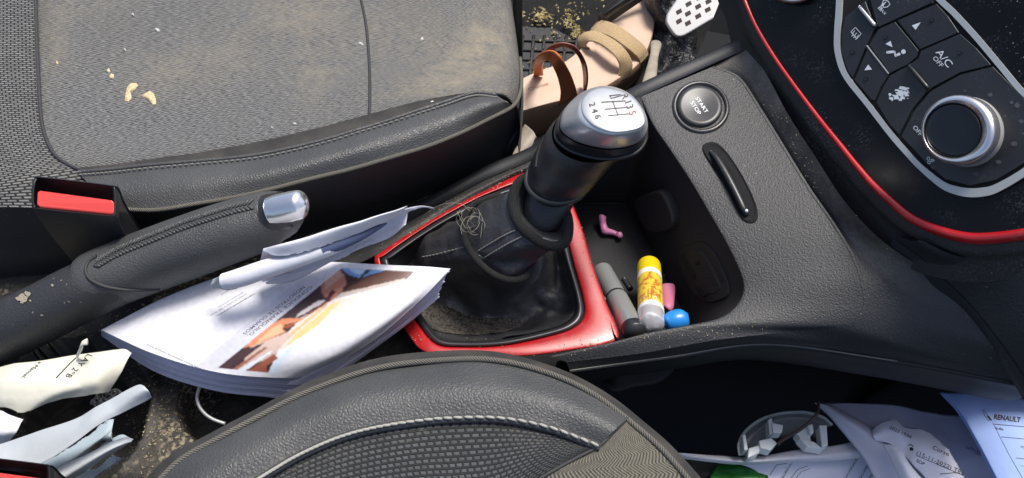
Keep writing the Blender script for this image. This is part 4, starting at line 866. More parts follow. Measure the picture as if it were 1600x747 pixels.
def plate(name, pl, top, mat, parent, shrink=0.0, bevel=.0004, dn=.0015):
    c = Vector((sum(p[0] for p in pl)/len(pl), sum(p[1] for p in pl)/len(pl)))
    q = [Vector(p) for p in pl]
    if shrink: q = [v+(c-v).normalized()*shrink for v in q]
    a = [PL(v.x, v.y, top) for v in q]; b = [v-PN*dn for v in a]; n = len(a)
    return mk(name, a+b, [tuple(range(n))]+[(i, i+n, (i+1) % n+n, (i+1) % n) for i in range(n)], mat, parent, smooth=False, bevel=bevel)
def strip(name, path, wd, top, mat, n=80, dn=.0012):
    qs = ribbon(path, wd, n); vs, fs = [], []
    L = [q[0] for q in qs]+[qs[-1][1]]; R_ = [q[3] for q in qs]+[qs[-1][2]]; m = len(L)
    a = [PL(*v, top) for v in L]; b = [PL(*v, top) for v in R_]; a2 = [v-PN*dn for v in a]; b2 = [v-PN*dn for v in b]
    for i in range(m-1): fs += [(i, i+1, m+i+1, m+i), (i, 2*m+i, 2*m+i+1, i+1), (m+i, m+i+1, 3*m+i+1, 3*m+i)]
    return mk(name, a+b+a2+b2, fs, mat, da, smooth=False)
inner = [(1316, -60), (1316, 0), (1312, 80), (1325, 116), (1358, 158), (1395, 206), (1442, 257), (1474, 286), (1514, 296), (1557, 288), (1600, 262), (1680, 215), (1665, 150), (1600, 143), (1525, 53), (1480, 0), (1450, -60)]
inner = [(1316, -60), (1316, 0), (1312, 80), (1325, 116), (1358, 158), (1395, 206), (1442, 257), (1474, 286), (1514, 296), (1557, 288), (1604, 262), (1640, 232), (1652, 205), (1640, 190), (1600, 147), (1525, 56), (1464, 0), (1410, -60)]
plate('control_well', inner, .0002, m_void, da, bevel=0)
strip('silver_trim', [(1310, -70), (1311, 0), (1308, 50), (1309, 82), (1321, 118), (1354, 161), (1391, 209), (1416, 238), (1439, 262), (1471, 288), (1492, 297), (1514, 301), (1535, 300), (1557, 294), (1600, 269), (1645, 232), (1660, 205), (1645, 180), (1600, 146), (1562, 102), (1525, 58), (1490, 20), (1464, -5), (1420, -55)],
      [10, 9.5, 9.5, 9.5, 9, 8.5, 8.5, 8.5, 9, 11, 13, 14, 14, 13, 12, 11, 10, 10, 9.5, 9.5, 9.5, 9.5, 9.5, 9.5], .0016, m_silver, 160)
btns = [
 ('demist_button', [(1357, -6), (1380, -30), (1430, -30), (1458, 0), (1460, 3), (1399, 31), (1372, 43), (1370, 40)]),
 ('rear_heat_button', [(1319, 27), (1352, 1), (1368, 42), (1355, 70), (1332, 122), (1324, 112), (1314, 82), (1314, 50)]),
 ('fan_up_button', [(1401, 32), (1463, 5), (1482, 25), (1499, 51), (1437, 78)]),
 ('airflow_button', [(1357, 70), (1372, 45), (1398, 33), (1436, 79), (1432, 90), (1418, 102), (1390, 115)]),
 ('air_con_button', [(1438, 79), (1500, 52), (1526, 75), (1549, 101), (1500, 114), (1453, 139), (1420, 101), (1434, 91)]),
 ('fan_down_button', [(1334, 124), (1356, 73), (1389, 117), (1376, 138), (1367, 158), (1360, 156)]),
 ('recirculation_button', [(1368, 160), (1377, 139), (1390, 117), (1419, 102), (1451, 140), (1425, 172), (1405, 211), (1390, 196)]),
 ('dial_surround', [(1407, 213), (1426, 175), (1453, 142), (1500, 116), (1551, 103), (1600, 152), (1634, 190), (1644, 206), (1630, 228), (1600, 256), (1557, 282), (1514, 291), (1476, 281), (1444, 253)])]
for nm, pl in btns: plate(nm, pl, .0016, m_btn, da, .9, .0003)
T16 = FlatT(.0016)
for x0, y0, x1, y1, w_ in ((1343, 11, 1367, 40, 8), (1421, 104, 1450, 138, 7)):
    t_ = tube('toggle_bar', [PL(x0, y0, .0014), PL(x0+(x1-x0)*.15, y0+(y1-y0)*.15, .0026), PL(x0+(x1-x0)*.85, y0+(y1-y0)*.85, .0026), PL(x1, y1, .0014)], m_chrome if y0 < 50 else m_black, da, 12, 20, worldr=.0011)
    strip('toggle_slot', [(x0-2, y0-3), (x1+2, y1+3)], w_, .0019, m_void, 4)
strip('pale_divider', [(1354, 71), (1388, 115)], 1.6, .0021, m_silver, 6)
# symbols
def dec(name, polys): return flat_decal(name, polys, T16, m_white, da, .0003)
dec('arrow_symbol', [[(1425, 40), (1439, 35), (1431, 47)]]); dec('arrow_symbol', [[(1384, 69), (1392, 64), (1395, 74)]]); dec('arrow_symbol', [[(1351, 110), (1357, 101), (1363, 109)]])
dec('seated_person_symbol', ribbon([(1387, 82), (1397, 81), (1400, 87), (1407, 84)], 4.2)+[ell(1412, 81, 3.6, 3.6, 14)]+[ell(1387, 82, 2, 2, 10)]+[ell(1398, 82, 2.2, 2.2, 10), ell(1400, 87, 2.2, 2.2, 10)])
dec('rear_heat_symbol', ribbon([(1330, 50), (1337, 43), (1346, 53), (1339, 61)], 1.2)+ribbon([(1339, 61), (1330, 50)], 1.2)+[q for k in range(3) for q in ribbon([(1337+k*3-1, 48+k*3.5), (1334+k*3-1, 52+k*3.3), (1335+k*3-1, 54+k*3), (1331+k*3, 57+k*2.5)], 1.1)])
dec('demist_symbol', ribbon([(1381, 0), (1388, 2), (1391, 7), (1387, 11), (1381, 12)], 1.2)+ribbon([(1381, 0), (1379, 6), (1381, 12)], 1.2)+[q for k in range(3) for q in ribbon([(1385-k*2.3, 3+k*1), (1381-k*2, 8+k*.6), (1380-k*2.4, 12), (1376-k*2, 18-k*2)], 1.0)])
text('A/C', 1462, 82, (12, 15.2), (13, -9.5), T16, m_white, da, bold=.0)
text('OFF', 1457, 91, (7.4, 8.6), (8.5, -6.0), T16, m_white, da, bold=.0)
text('MAX', 1372, 12, (5, 5.6), (5, -3.6), T16, m_white, da)
text('OFF', 1426, 199, (6.6, 8.2), (8.0, -5.5), T16, m_white, da)
worn = [blob(9, 8, .5, 14, .45)]
pol = []
for cx, cy, rx, ry in ((1412, 138, 6, 3.6), (1408, 146, 7, 5), (1401, 152, 6.5, 4), (1416, 147, 4, 5), (1393, 154, 4, 2.4), (1391, 148, 2, 2), (1407, 156, 3, 2), (1402, 141, 3, 1.6), (1419, 138, 2, 1.4), (1410, 153, 4, 3)):
    pol.append([(cx+a, cy+b) for a, b in blob(rx, ry, random.uniform(-.5, .5), 14, .4)])
for i in range(9): 
    a = random.uniform(0, 6.3); pol.append([(1405+16*math.cos(a)+x, 148+12*math.sin(a)+y) for x, y in blob(1.1, .9, 0, 7, .3)])
for i, p_ in enumerate(pol): flat_decal('worn_symbol', [p_], T16, m_white, da, .0003+.00001*i) if i < 3 else None
vsp = []
flat_decal('worn_symbol', pol[3:], T16, m_white, da, .00036)
dec('fan_symbol', ribbon(ell(1451, 248, 2.4, 2.4, 8), 1, closed=True)+ribbon(ell(1457, 251, 2.2, 2.2, 8), 1, closed=True)+ribbon(ell(1452, 254, 2.2, 2.2, 8), 1, closed=True)+ribbon([(1455, 250), (1461, 251)], 1))
for x, y in ((1457, 15-12), (1456, 32), (1500, 83), (1384, 59), (1332, 82), (1353, 124)):
    flat_decal('indicator_lamp', [ell(x, y, 3.6, 3.4, 16)], T16, m_void, da, .0003); flat_decal('indicator_lamp', [ell(x, y, 2.5, 2.4, 16)], T16, m_btn, da, .0005)
m_spot = M('dried_spot', (.07, .07, .08), .6).m
flat_decal('dried_drops', [[(cx+a, cy+b) for a, b in blob(r, r*.8, 0, 10, .2)] for cx, cy, r in ((1590, 165, 5), (1581, 160, 3), (1596, 190, 4), (1585, 225, 5), (1561, 253, 4.5), (1525, 272, 4.5), (1548, 148, 4), (1458, 262, 3), (1508, 142, 2))], T16, m_spot, da, .0003)
# temperature dial
def pr(cx, cy, rx, ry, off, n=60): return [PL(x, y, off) for x, y in ell(cx, cy, rx, ry, n, .0)]
patch('dial_skirt', [pr(1512, 206, 57, 55, .0016, 24), pr(1510, 205, 56.5, 54, .006, 24), pr(1507, 204, 56, 53.5, .010, 24)], m_silver, da, 90, 5, closed=True)
patch('dial_ring', [pr(1507, 204, 56.5, 53.8, .010, 24), pr(1500, 203, 58, 54.5, .014, 24), pr(1496, 203, 57, 53.5, .0165, 24), pr(1493, 203.5, 51, 48, .0178, 24), pr(1490, 204, 46, 43.5, .0165, 24), pr(1489, 204, 44.5, 42, .0150, 24)], m_chrome, da, 90, 5, closed=True)
dcap = patch('dial_cap', [pr(1489, 204, 44.5, 42, .0150, 24), pr(1489, 204, 43.5, 41, .0160, 24), pr(1489, 204, 38, 36, .0166, 24), pr(1489, 204, 20, 19, .0168, 24), pr(1489, 204, 1, 1, .0168, 24)], m_gloss2, da, 90, 4, closed=True, cap=True)
# part of the next round control at the top edge
patch('upper_dial_ring', [pr(1238, -30, 46, 36, .0005, 24), pr(1238, -31, 45, 35, .004, 24), pr(1238, -31, 40, 31, .005, 24), pr(1238, -31, 37, 28, .003, 24)], m_chrome, da, 60, 4, closed=True)
slab('upper_dial_cap', [PL(x, y, .0035) for x, y in ell(1238, -31, 37.5, 28.5, 40)], m_gloss, da, tuple(-PN*.003), .0005)
tld = bvh(bpy.data.objects['lower_dash'])
flat_decal('scuff_mark', ribbon([(1573, 402), (1575, 406), (1580, 406), (1583, 403), (1586, 405), (1590, 402)], 1.6), tld, m_white, da, .0004)
# ------------------------------------------------------------------ driver's footwell
m_rub = M('rubber_mat', (.030, .030, .032), .7); m_rub.dust(.4, (.2, .17, .12), 20, 500); m_rub.bump(m_rub.noise(900, 2), .3, .0006); m_rub = m_rub.m
fm = thing('floor_mat', 'black rubber floor mat with raised grid ribs beside the sandal', 'floor mat', P(850, 100, FZ))
slab('mat_body', [P(770, 38, FZ+.012), P(862, 42, FZ+.012), P(890, 55, FZ+.012), P(905, 75, FZ+.012), P(925, 150, FZ+.012), P(925, 240, FZ+.012), P(770, 240, FZ+.012)], m_rub, fm, (0, 0, -.01), .003)
rb = []
for k in range(9):
    a, b = P(790, 62+k*15, FZ+.0135), P(905, 66+k*15, FZ+.0135)
    oo = tube('x', [a, a.lerp(b, .5), b], m_rub, None, 6, 6, worldr=.0022); rb.append(BV[oo]); bpy.data.objects.remove(oo)
for k in range(8):
    a, b = P(800+k*17, 56, FZ+.0135), P(790+k*16, 180, FZ+.0135)
    oo = tube('x', [a, a.lerp(b, .5), b], m_rub, None, 6, 6, worldr=.0022); rb.append(BV[oo]); bpy.data.objects.remove(oo)
multi('grid_ribs', rb, m_rub, fm)
m_leaf = M('dry_leaf', (.34, .25, .09), .8); m_leaf.mix(m_leaf.ramp(m_leaf.noise(300, 2), .45, .6), (.55, .48, .26)); m_leaf = m_leaf.m
pc = []
for i in range(330):
    c = random.choice(((845, 25, 16, 8), (888, 32, 9, 13), (902, 52, 6, 10), (812, 22, 5, 5), (860, 40, 50, 25), (900, 15, 40, 14), (870, 110, 50, 50)))
    x, y = random.gauss(c[0], c[2]*.6), random.gauss(c[1], c[3]*.6); s_ = random.uniform(.0010, .0042)
    if i < 4: x, y, s_ = 840+i*3.5, 24+random.uniform(-4, 6), .007
    v = P(x, y, FZ+.014); a = random.uniform(0, 6.3); h = [Vector((math.cos(a+k*1.57)*s_*(1 if k % 2 else .45), math.sin(a+k*1.57)*s_*(1 if k % 2 else .45), random.uniform(-.3, .8)*s_)) for k in range(4)]
    pc.append(([v+q for q in h]+[v+Vector((0, 0, s_*.9))], [(0, 1, 4), (1, 2, 4), (2, 3, 4), (3, 0, 4), (3, 2, 1, 0)]))
tag(multi('dry_leaf_crumbs', pc, m_leaf, smooth=False), kind='stuff')
slab('dark_gap_filler', [P(1085, 92, -.12), P(1172, 62, -.10), P(1180, -60, -.08), P(1146, -60, -.10), P(1141, 15, -.13), P(1104, 50, -.14)], m_void, con, (0, 0, -.2), .002)  # added matt black slab, stands in for the deep shade between pedal and console
# sandal
m_insole = M('beige_insole', (.54, .39, .29), .55); m_insole.mix(m_insole.ramp(m_insole.noise(22, 5), .4, .75, 0, .5), (.62, .47, .37)); m_insole.mix(m_insole.ramp(m_insole.noise(45, 5), .58, .75, 0, .35), (.33, .2, .14)); m_insole = m_insole.m
m_soles = M('sole_side', (.30, .19, .12), .7); m_soles.bump(m_soles.noise(300, 2), .3, .001); m_soles = m_soles.m
m_raff = cloth('woven_raffia', (.24, .15, .07), (.70, .53, .31), 420, .0034, False, (.5, .4, .25))
m_tanl = M('orange_tan_leather', (.62, .17, .045), .42); m_tanl.mix(m_tanl.ramp(m_tanl.noise(40, 4), .4, .8, 0, .5), (.30, .07, .03)); m_tanl = m_tanl.m
m_tanb = M('brown_leather', (.20, .07, .045), .5).m; m_pinkl = M('pinkish_lining', (.55, .24, .19), .5).m
sa = thing('sandal', 'beige sandal with woven raffia toe straps and orange leather ankle strap', 'sandal', P(920, 110, FZ))
SO = [(770, 150, .062), (800, 132, .058), (833, 115, .054), (868, 103, .048), (887, 94, .044), (908, 76, .038), (930, 50, .032), (951, 31, .030), (974, 6, .030), (992, -3, .030), (1009, 3, .030), (1020, 17, .031), (1022, 36, .031), (1018, 57, .031), (1010, 79, .031), (994, 103, .032), (967, 122, .035), (940, 138, .039), (914, 147, .043), (887, 154, .047), (847, 164, .053), (800, 178, .058), (770, 188, .062)]
SO = [(a, b, FZ+.012+c) for a, b, c in SO]
top = smooth_path(SO, 80, True); cc = Vector((0, 0, 0))
for v in top: cc += v/80
ins = [v.lerp(cc, .06)+Vector((0, 0, .0012)) for v in top]; i2 = [v.lerp(cc, .5)+Vector((0, 0, -.002)) for v in top]; i3 = [v.lerp(cc, .98)+Vector((0, 0, -.003)) for v in top]
mk('insole', top+ins+i2+i3, grid(None, 80, 4, True)+[tuple(range(240, 320))], m_insole, sa)
low = [Vector((v.x, v.y, FZ+.014)) for v in top]; upm = [v-Vector((0, 0, .004)) for v in top]
outl = [v+(v-cc).normalized()*.0015-Vector((0, 0, .003)) for v in top]
mk('sole', top+outl+[v+(v-cc).normalized()*.001 for v in low], grid(None, 80, 3, True)+[tuple(range(160, 240))], m_soles, sa)
def band_(e1, e2):
    e1 = [(a, b, FZ+c) for a, b, c in e1]; e2 = [(a, b, FZ+c) for a, b, c in e2]
    patch('raffia_strap', [e1, [lerp3(a, b, .5, .0006) for a, b in zip(e1, e2)], e2], m_raff, sa, 60, 6, solid=.0018)
band_([(925, 44, .045), (938, 33, .056), (960, 38, .064), (985, 54, .062), (1006, 72, .052), (1013, 86, .04)], [(917, 58, .045), (930, 52, .056), (952, 57, .064), (975, 72, .062), (994, 88, .052), (1000, 100, .04)])
band_([(912, 78, .046), (902, 66, .056), (912, 52, .066), (932, 50, .070), (957, 62, .072), (978, 80, .068), (988, 102, .055), (980, 122, .04)], [(924, 77, .046), (916, 72, .056), (921, 65, .066), (934, 67, .070), (950, 77, .072), (963, 91, .068), (968, 108, .055), (960, 130, .04)])
patch('ankle_strap', [[(834, 118, FZ+.065), (833, 100, FZ+.10), (838, 89, FZ+.125), (851, 80, FZ+.14), (866, 80, FZ+.145), (878, 92, FZ+.14), (890, 112, FZ+.115), (898, 132, FZ+.09), (902, 148, FZ+.06)], [(849, 117, FZ+.065), (848, 106, FZ+.095), (849, 99, FZ+.116), (853, 95, FZ+.128), (861, 97, FZ+.13), (866, 108, FZ+.125), (872, 124, FZ+.105), (876, 144, FZ+.08), (874, 164, FZ+.055)]], m_tanl, sa, 50, 6, solid=.0018)
patch('back_strap', [[(846, 83, FZ+.13), (862, 71, FZ+.145), (880, 67, FZ+.15), (899, 73, FZ+.145), (913, 92, FZ+.12), (918, 116, FZ+.09), (917, 142, FZ+.055)], [(850, 87, FZ+.125), (864, 77, FZ+.138), (880, 73, FZ+.142), (896, 79, FZ+.138), (907, 96, FZ+.115), (912, 118, FZ+.072), (912, 144, FZ+.055)]], m_tanb, sa, 50, 4, solid=.0018)
tsa = bvh(bpy.data.objects['insole'])
patch('strap_tab', [[(868, 153, FZ+.058), (880, 151, FZ+.060)], [(869, 160, FZ+.052), (882, 159, FZ+.054)], [(874, 165, FZ+.046), (881, 163, FZ+.048)]], m_pinkl, sa, 8, 5, solid=.0015)
text('Carmina', 823, 138, (9.5, -2.3), (2.3, 7.5), tsa, m_soles, sa, shear=.4)
# pedals
bp = thing('brake_pedal', 'silver brake pedal plate with rows of square holes', 'pedal', P(1090, 30, -.2))
PZ = {'a': P(1040, 36, -.215), 'b': P(1130, 20, -.208), 'c': P(1080, -30, -.192)}
pn = (PZ['b']-PZ['a']).cross(PZ['c']-PZ['a']).normalized()
def PP(x, y, off=0.0):
    q = pn if pn.dot(FW) < 0 else -pn; r = ray(x, y); o0 = PZ['a']+q*off; return CAM+r*((o0-CAM).dot(q)/r.dot(q))
out = smooth_path([PP(*a) for a in [(1041, 26), (1043, 20), (1052, 6), (1066, -14), (1078, -24), (1096, -26), (1112, -16), (1127, 2), (1132, 9), (1133, 16), (1126, 23), (1108, 33), (1086, 46), (1070, 55), (1061, 57), (1054, 54), (1045, 42), (1041, 34)]], 60, True)
qn = pn if pn.dot(FW) < 0 else -pn
slab('pedal_plate', out, m_chrome if 0 else M('pedal_aluminium', (.40, .40, .41), .4, .2).m, bp, tuple(-qn*.006), .0018)
hp = []
for x, y in ((1076, 6), (1091, 10), (1107, 2), (1061, 18), (1075, 21), (1091, 25), (1106, 15), (1061, 33), (1075, 36), (1092, -4), (1078, -9), (1063, 4-0), (1120, 8-20)):
    if (x, y) == (1063, 4): continue
    u = (Vector((4.0, -2.2))); v_ = Vector((1.1, 2.9))
    q = [PP(x+s1*u.x+s2*v_.x, y+s1*u.y+s2*v_.y, .0004) for s1, s2 in ((-1, -1), (1, -1), (1, 1), (-1, 1))]
    hp.append((q+[a-qn*.0002 for a in q], [(0, 1, 2, 3)]))
m_hole = M('hole_brown', (.045, .028, .025), .8).m
multi('hole_inserts', hp, m_hole, bp, smooth=False)
tube('pedal_arm', [PP(1095, 0, -.006), PP(1100, -30, -.06), PP(1110, -60, -.08)], m_black, bp, 10, 10, worldr=.008)
cpd = thing('clutch_pedal', 'dark rubber pedal pad behind the sandal toe', 'pedal', P(960, 10, -.3))
slab('pedal_pad', [(934, 24, -.285), (938, 16, -.28), (985, -22, -.265), (1030, -40, -.265), (1035, -30, -.268), (1000, -5, -.28), (955, 25, -.295), (940, 30, -.29)], m_rub, cpd, (0, 0, -.012), .003)
slab('pad_rim', [(941, 22, -.279), (985, -12, -.266), (990, -8, -.268), (948, 25, -.283)], m_btn, cpd, (0, 0, -.006), .001)
m_cl = M('black_nylon', (.02, .021, .024), .35); m_cl.bump(m_cl.noise(30, 5), 1, .02); m_cl = m_cl.m
def crump(v): return v+Vector((0, 0, .018*abs(noise.noise(v*24))+.008*noise.noise(v*60)))
o = patch('crumpled_bag', [[(1000, -40, FZ+.06), (1050, -40, FZ+.07), (1110, -50, FZ+.06)], [(1005, 0, FZ+.05), (1035, 2, FZ+.08), (1090, 10, FZ+.04)], [(1020, 50, FZ+.03), (1045, 60, FZ+.04), (1090, 90, FZ+.03)], [(1020, 130, FZ+.02), (1045, 120, FZ+.03), (1110, 120, FZ+.02)]], m_cl, None, 80, 26, bump=crump, solid=.001)
tag(o, 'crumpled black nylon cloth on the floor between sandal and brake pedal', 'cloth')
m_stick = M('weathered_plastic', (.33, .29, .23), .6); m_stick.mix(m_stick.ramp(m_stick.noise(60, 4), .4, .7), (.2, .17, .13)); m_stick = m_stick.m
o = tube('window_stick', [P(1007, 160, -.13), P(1012, 140, -.14), P(1018, 110, -.15), P(1022, 88, -.16), P(1024.5, 74, -.165), P(1025, 67, -.168), P(1025, 64, -.169)], m_stick, None, 12, 40, worldr=[.0082, .0075, .0058, .0046, .0056, .0056, .002], flat=.5)
tag(o, 'pale tapered plastic handle end upright between the sandal and the console', 'handle')
o = patch('seat_rail_cover', [[(822, 196, -.13), (832, 205, -.125), (838, 214, -.125)], [(800, 225, -.135), (815, 232, -.128), (828, 232, -.13)], [(778, 268, -.14), (795, 262, -.135), (815, 250, -.135)]], m_stick, None, 14, 10, solid=.004)
tag(o, 'scuffed beige wedge of trim showing between driver seat and console', 'trim piece')
# firewall side: dark lining beyond the pedals
mk('footwell_lining', [Vector((.05, 1.15, -.4)), Vector((1.2, 1.15, -.4)), Vector((1.2, 1.0, .25)), Vector((.05, 1.0, .25))], [(0, 1, 2, 3)], m_carpet, None, solid=.01)
tag(bpy.data.objects['footwell_lining'], kind='structure')
# ------------------------------------------------------------------ passenger footwell: pile of papers and a lamp cover
ZO[0] = .08
o = slab('paper_bag', [P(1060, 720, -.215), P(1120, 706, -.215), P(1195, 712, -.21), P(1230, 790, -.21), P(1100, 820, -.21)], M('dark_sleeve', (.03, .035, .032), .35).m, None, (0, 0, -.02), .002)
tag(o, 'dark plastic sleeve lowest of the papers next to the seat edge', 'plastic sleeve')
m_green = M('green_film', (.03, .22, .03), .3); m_green.mix(m_green.ramp(m_green.noise(40, 4), .45, .65), (.01, .03, .015)); m_green = m_green.m
o = patch('green_wrapper', [[(1120, 728, -.205), (1160, 722, -.203), (1196, 722, -.203)], [(1110, 745, -.204), (1155, 742, -.2), (1200, 745, -.2)], [(1100, 790, -.204), (1150, 790, -.2), (1210, 790, -.2)]], m_green, None, 20, 8, solid=.0004); tag(o, 'green plastic wrapper under the white paper strip', 'wrapper')
fo = thing('folded_form', 'white folded form with printed lines below the lamp cover', 'form', P(1260, 730, -.22))
f1 = patch('sheet', [[(1060, 712, -.200), (1120, 716, -.196), (1190, 716, -.192), (1260, 706, -.190), (1330, 692, -.188), (1390, 690, -.19)], [(1180, 735, -.200), (1220, 730, -.198), (1260, 728, -.196), (1300, 722, -.196), (1350, 716, -.196), (1400, 720, -.196)], [(1190, 800, -.205), (1230, 800, -.202), (1280, 800, -.202), (1320, 800, -.202), (1370, 800, -.202), (1420, 800, -.202)]], m_paper_pale, fo, 50, 12, solid=.0003)
patch('top_fold', [[(1055, 707, -.190), (1120, 712, -.188), (1180, 714, -.186), (1240, 704, -.184), (1300, 697, -.184), (1335, 690, -.184)], [(1060, 712, -.192), (1120, 717, -.186), (1170, 721, -.182), (1240, 716, -.180), (1300, 712, -.182), (1345, 704, -.182)], [(1060, 716, -.195), (1110, 722, -.190), (1160, 726, -.188), (1240, 722, -.186), (1300, 720, -.186), (1350, 715, -.186)]], m_paper, fo, 40, 6, solid=.0003)
tf1 = bvh(f1)
flat_decal('form_lines', ribbon([(1203, 742), (1214, 726), (1230, 724)], .8)+ribbon([(1236, 747), (1246, 734), (1262, 728)], .8)+ribbon([(1240, 752), (1252, 737), (1266, 732)], .6)+ribbon([(1222, 750), (1236, 726)], .5), tf1, m_ink, fo)
text('MATRICULA', 1221, 752, (3.5, -6), (-5, -1), tf1, m_greyink, fo); text('NACIONALIDAD', 1320, 752, (3.5, -6), (-5, -1), tf1, m_ink, fo); text('DOCUMENTO', 1342, 754, (3.5, -6), (-5, -1), tf1, m_ink, fo); text('APELLIDO', 1358, 752, (3.5, -6), (-5, -1), tf1, m_ink, fo)
ls = patch('lilac_sheet', [[(1275, 630, -.190), (1330, 629, -.185), (1400, 633, -.180), (1480, 645, -.178), (1560, 655, -.178), (1640, 670, -.178)],
                      [(1310, 668, -.180), (1360, 668, -.178), (1420, 675, -.176), (1490, 690, -.176), (1560, 700, -.176), (1640, 710, -.178)],
                      [(1340, 705, -.180), (1390, 710, -.180), (1440, 720, -.180), (1500, 735, -.180), (1570, 745, -.18), (1640, 750, -.18)],
                      [(1368, 752, -.186), (1410, 765, -.186), (1450, 775, -.186), (1520, 785, -.186), (1580, 790, -.186), (1640, 800, -.186)]], m_paper_lilac, None, 90, 14, solid=.0002, bump=crease)
tag(ls, 'greyish lilac sheet lying flat under the receipt and the blue document', 'paper sheet')
tls = bvh(ls)
text('calle 14', 1508, 701, (8, 2.2), (2, -7), tls, m_greyink, ls); text('TEL 3', 1520, 709, (8, 2.2), (2, -7), tls, m_greyink, ls)
lf = patch('lilac_fold', [[(1272, 629, -.180), (1300, 655, -.176), (1328, 688, -.174), (1352, 720, -.174), (1372, 760, -.176)], [(1290, 632, -.176), (1330, 660, -.168), (1368, 690, -.166), (1398, 722, -.166), (1425, 762, -.170)], [(1300, 634, -.18), (1352, 662, -.174), (1400, 690, -.170), (1440, 722, -.170), (1470, 765, -.174)]], paper('lilac_paper_light', (.60, .60, .70)), None, 40, 10, solid=.0003)
tag(lf, 'creased lilac paper folded over left of the receipt', 'paper sheet')
rc = thing('receipt', 'torn white receipt printed with date and time lying on the lilac sheet', 'receipt', P(1450, 710, -.17))
r1 = patch('sheet', [[(1362, 672, -.168), (1376, 660, -.166), (1398, 654, -.166), (1412, 664, -.166), (1440, 668, -.164), (1464, 682, -.164), (1480, 700, -.163), (1498, 725, -.163), (1520, 757, -.163)],
                     [(1364, 680, -.164), (1385, 674, -.162), (1405, 676, -.160), (1420, 684, -.160), (1440, 694, -.158), (1458, 706, -.158), (1472, 722, -.158), (1486, 742, -.158), (1500, 772, -.158)],
                     [(1368, 688, -.165), (1386, 692, -.163), (1400, 700, -.162), (1412, 712, -.162), (1424, 724, -.160), (1436, 736, -.160), (1446, 748, -.160), (1456, 765, -.16), (1464, 790, -.16)]], m_paper_pale, rc, 110, 14, solid=.0002, torn=('a', .003), bump=crease)
tr = bvh(r1)
text('2023 19:04', 1389, 670, (7.6, 3.6), (3.2, -6.6), tr, m_ink, rc); text('Curso  Ca', 1456, 702, (9.0, 4.0), (3.0, -8.2), tr, m_ink, rc, space=1.15)
text('(15-11-2022) TES', 1431, 710, (9.8, 4.4), (2.8, -8.4), tr, m_ink, rc, space=1.05); text('SOP', 1431, 722, (7, 3.2), (2.5, -7), tr, m_ink, rc)
flat_decal('underline', ribbon([(1432, 712), (1460, 724), (1490, 737), (1512, 746)], .8)+ribbon([(1469, 741), (1490, 739), (1508, 740), (1516, 745)], 1.2)+ribbon([(1419, 696), (1423, 695), (1427, 698)], 1.6)+[[(1422, 699), (1427, 700), (1427, 705), (1421, 704)]], tr, m_ink, rc)
r2 = patch('folded_corner', [[(1380, 694, -.158), (1395, 696, -.154), (1410, 706, -.152)], [(1390, 715, -.158), (1408, 720, -.152), (1425, 730, -.152)], [(1415, 765, -.158), (1435, 768, -.152), (1460, 770, -.152)]], m_paper_pale, rc, 20, 8, solid=.0003)
dc = thing('document', 'blue tinted printed document with black heading in the bottom right corner', 'document', P(1560, 680, -.16))
dd = [[(1471, 613, -.150), (1520, 615, -.148), (1570, 620, -.146), (1640, 628, -.144), (1700, 636, -.142)],
      [(1500, 645, -.146), (1545, 648, -.143), (1590, 654, -.141), (1650, 662, -.14), (1710, 670, -.14)],
      [(1530, 695, -.144), (1570, 700, -.142), (1610, 704, -.14), (1660, 712, -.14), (1720, 720, -.14)],
      [(1562, 757, -.144), (1600, 762, -.142), (1640, 766, -.14), (1680, 772, -.14), (1740, 780, -.14)]]
d2 = patch('sheet', dd, m_paper_blue, dc, 50, 10, solid=.0004)
patch('under_sheet', [[(a[0]-3, a[1]+1, a[2]-.004) for a in r] for r in dd], m_paper_blue, dc, 50, 10, solid=.0004)
td = bvh(d2)
text('RENAULT', 1552, 655, (9.6, 1.2), (1.6, -10.5), td, m_ink, dc, name='heading', bold=.035)
flat_decal('emblem', ribbon([(1537, 641), (1543, 650), (1549, 658), (1543, 657), (1538, 649), (1535, 641), (1537, 641)], .9)+[[(1541, 650), (1545, 650), (1550, 657), (1546, 657)]], td, m_ink, dc)
flat_decal('form_lines', ribbon([(1552, 663), (1620, 669)], 1.1)+ribbon([(1551, 661), (1576, 710), (1600, 752)], .8)+ribbon([(1564, 683), (1620, 688)], 1.0)+ribbon([(1587, 716), (1620, 719)], 1.0)+ribbon([(1594, 728), (1620, 731)], .6), td, m_ink, dc)
text('Sr./Sra.', 1555, 671, (4.6, .6), (.7, -4.6), td, m_ink, dc, bold=.03); text('MODELO', 1594, 700, (4.6, .6), (.7, -4.6), td, m_ink, dc)
ZO[0] = 0.0
patch('footwell_sun_block', [[(1560, 578, .012, (0, .02, -.012)), (1640, 620, .0, (0, .03, -.012)), (1800, 690, -.01, (0, .05, -.012)), (2000, 740, -.01, (0, .07, -.012))], [(1560, 578, .012, (0, .05, -.12)), (1640, 620, .0, (0, .08, -.12)), (1800, 690, -.01, (0, .10, -.12)), (2000, 740, -.01, (0, .12, -.12))], [(1560, 578, .012, (0, .09, -.36)), (1640, 620, .0, (0, .09, -.36)), (1800, 690, -.01, (0, .09, -.36)), (2000, 740, -.01, (0, .09, -.36))]], m_side, con, 30, 6, solid=.004)  # wall added to shut the sun out of the passenger footwell
ZO[0] = .08
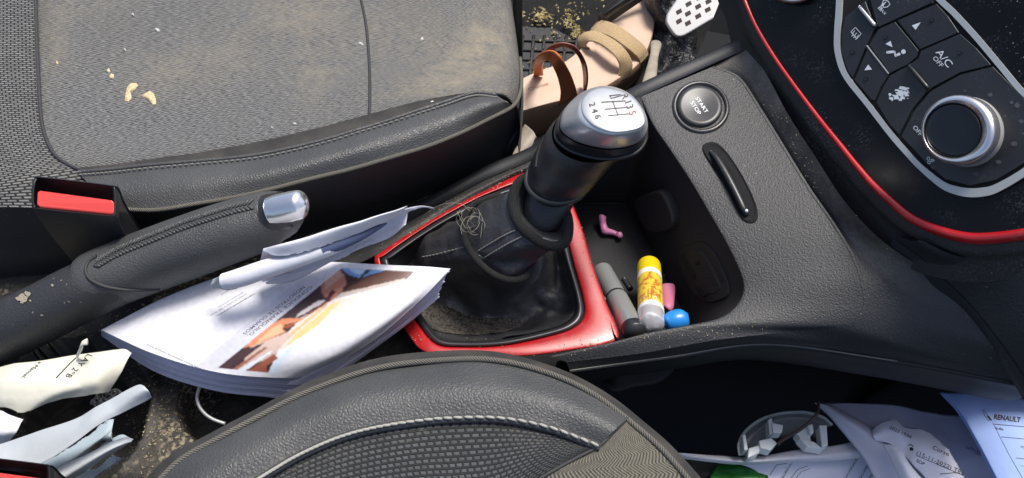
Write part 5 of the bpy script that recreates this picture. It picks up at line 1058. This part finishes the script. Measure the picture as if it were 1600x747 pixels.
# clear lamp cover
m_glass = M('clear_acrylic', (.86, .90, .90), .06, Transmission_Weight=.85, IOR=1.45).m
m_acr = M('frosted_acrylic', (.80, .84, .83), .2, Transmission_Weight=.15).m
lc = thing('lamp_cover', 'broken clear plastic interior lamp cover with clips lying on the papers', 'lamp cover', P(1230, 690, -.2))
oc = [(1156, 712, -.178), (1154, 695, -.176), (1160, 680, -.176), (1172, 667, -.176), (1190, 655, -.176), (1215, 647, -.176), (1240, 644, -.176), (1262, 645, -.176), (1285, 652, -.176), (1300, 664, -.178)]
ic = [(1168, 712, -.19), (1164, 697, -.188), (1170, 683, -.187), (1182, 671, -.186), (1197, 661, -.185), (1218, 654, -.184), (1240, 651, -.183), (1262, 652, -.182), (1280, 658, -.182), (1292, 668, -.183)]
patch('rim', [[(a[0], a[1], a[2]-.022) for a in oc], oc, [(a[0], a[1], a[2]+.001) for a in oc], ic], m_glass, lc, 60, 5, solid=.0012)
tube('bright_edge', smooth_path(oc, 50), m_acr, lc, 8, 50, worldr=.0010)
patch('cover_shell', [ic, [(1190, 720, -.2), (1188, 710, -.2), (1194, 700, -.2), (1202, 692, -.2), (1212, 686, -.2), (1226, 682, -.2), (1242, 680, -.2), (1258, 680, -.2), (1272, 684, -.2), (1284, 690, -.2)]], m_glass, lc, 60, 6, solid=.001)
for pl, zz in (([(1244, 676), (1262, 664), (1268, 690), (1256, 692)], -.172), ([(1262, 664), (1270, 662), (1272, 676), (1266, 678)], -.168), ([(1280, 664), (1292, 664), (1294, 696), (1284, 698)], -.170), ([(1248, 684), (1272, 690), (1288, 702), (1262, 698)], -.17), ([(1200, 656), (1206, 652), (1210, 672), (1203, 680)], -.172), ([(1206, 660), (1224, 664), (1222, 676), (1208, 676)], -.170), ([(1186, 688), (1205, 684), (1215, 692), (1204, 704), (1188, 700)], -.170), ([(1160, 680), (1165, 678), (1169, 702), (1163, 704)], -.170), ([(1170, 700), (1190, 694), (1186, 708), (1168, 716)], -.172)):
    slab('clip', [P(x, y, zz) for x, y in pl], m_acr, lc, (0, 0, -.010), .0007)
m_wire = M('brown_wire', (.06, .04, .035), .5).m
o = tube('wire', [P(1279, 629, -.155), P(1277, 645, -.150), (P(1268, 657, -.150)), P(1252, 670, -.155), P(1236, 680, -.160), P(1222, 688, -.165), P(1216, 694, -.17)], m_wire, None, 8, 40, worldr=.0011)
tag(o, 'short brown wire hanging over the clear lamp cover', 'wire')
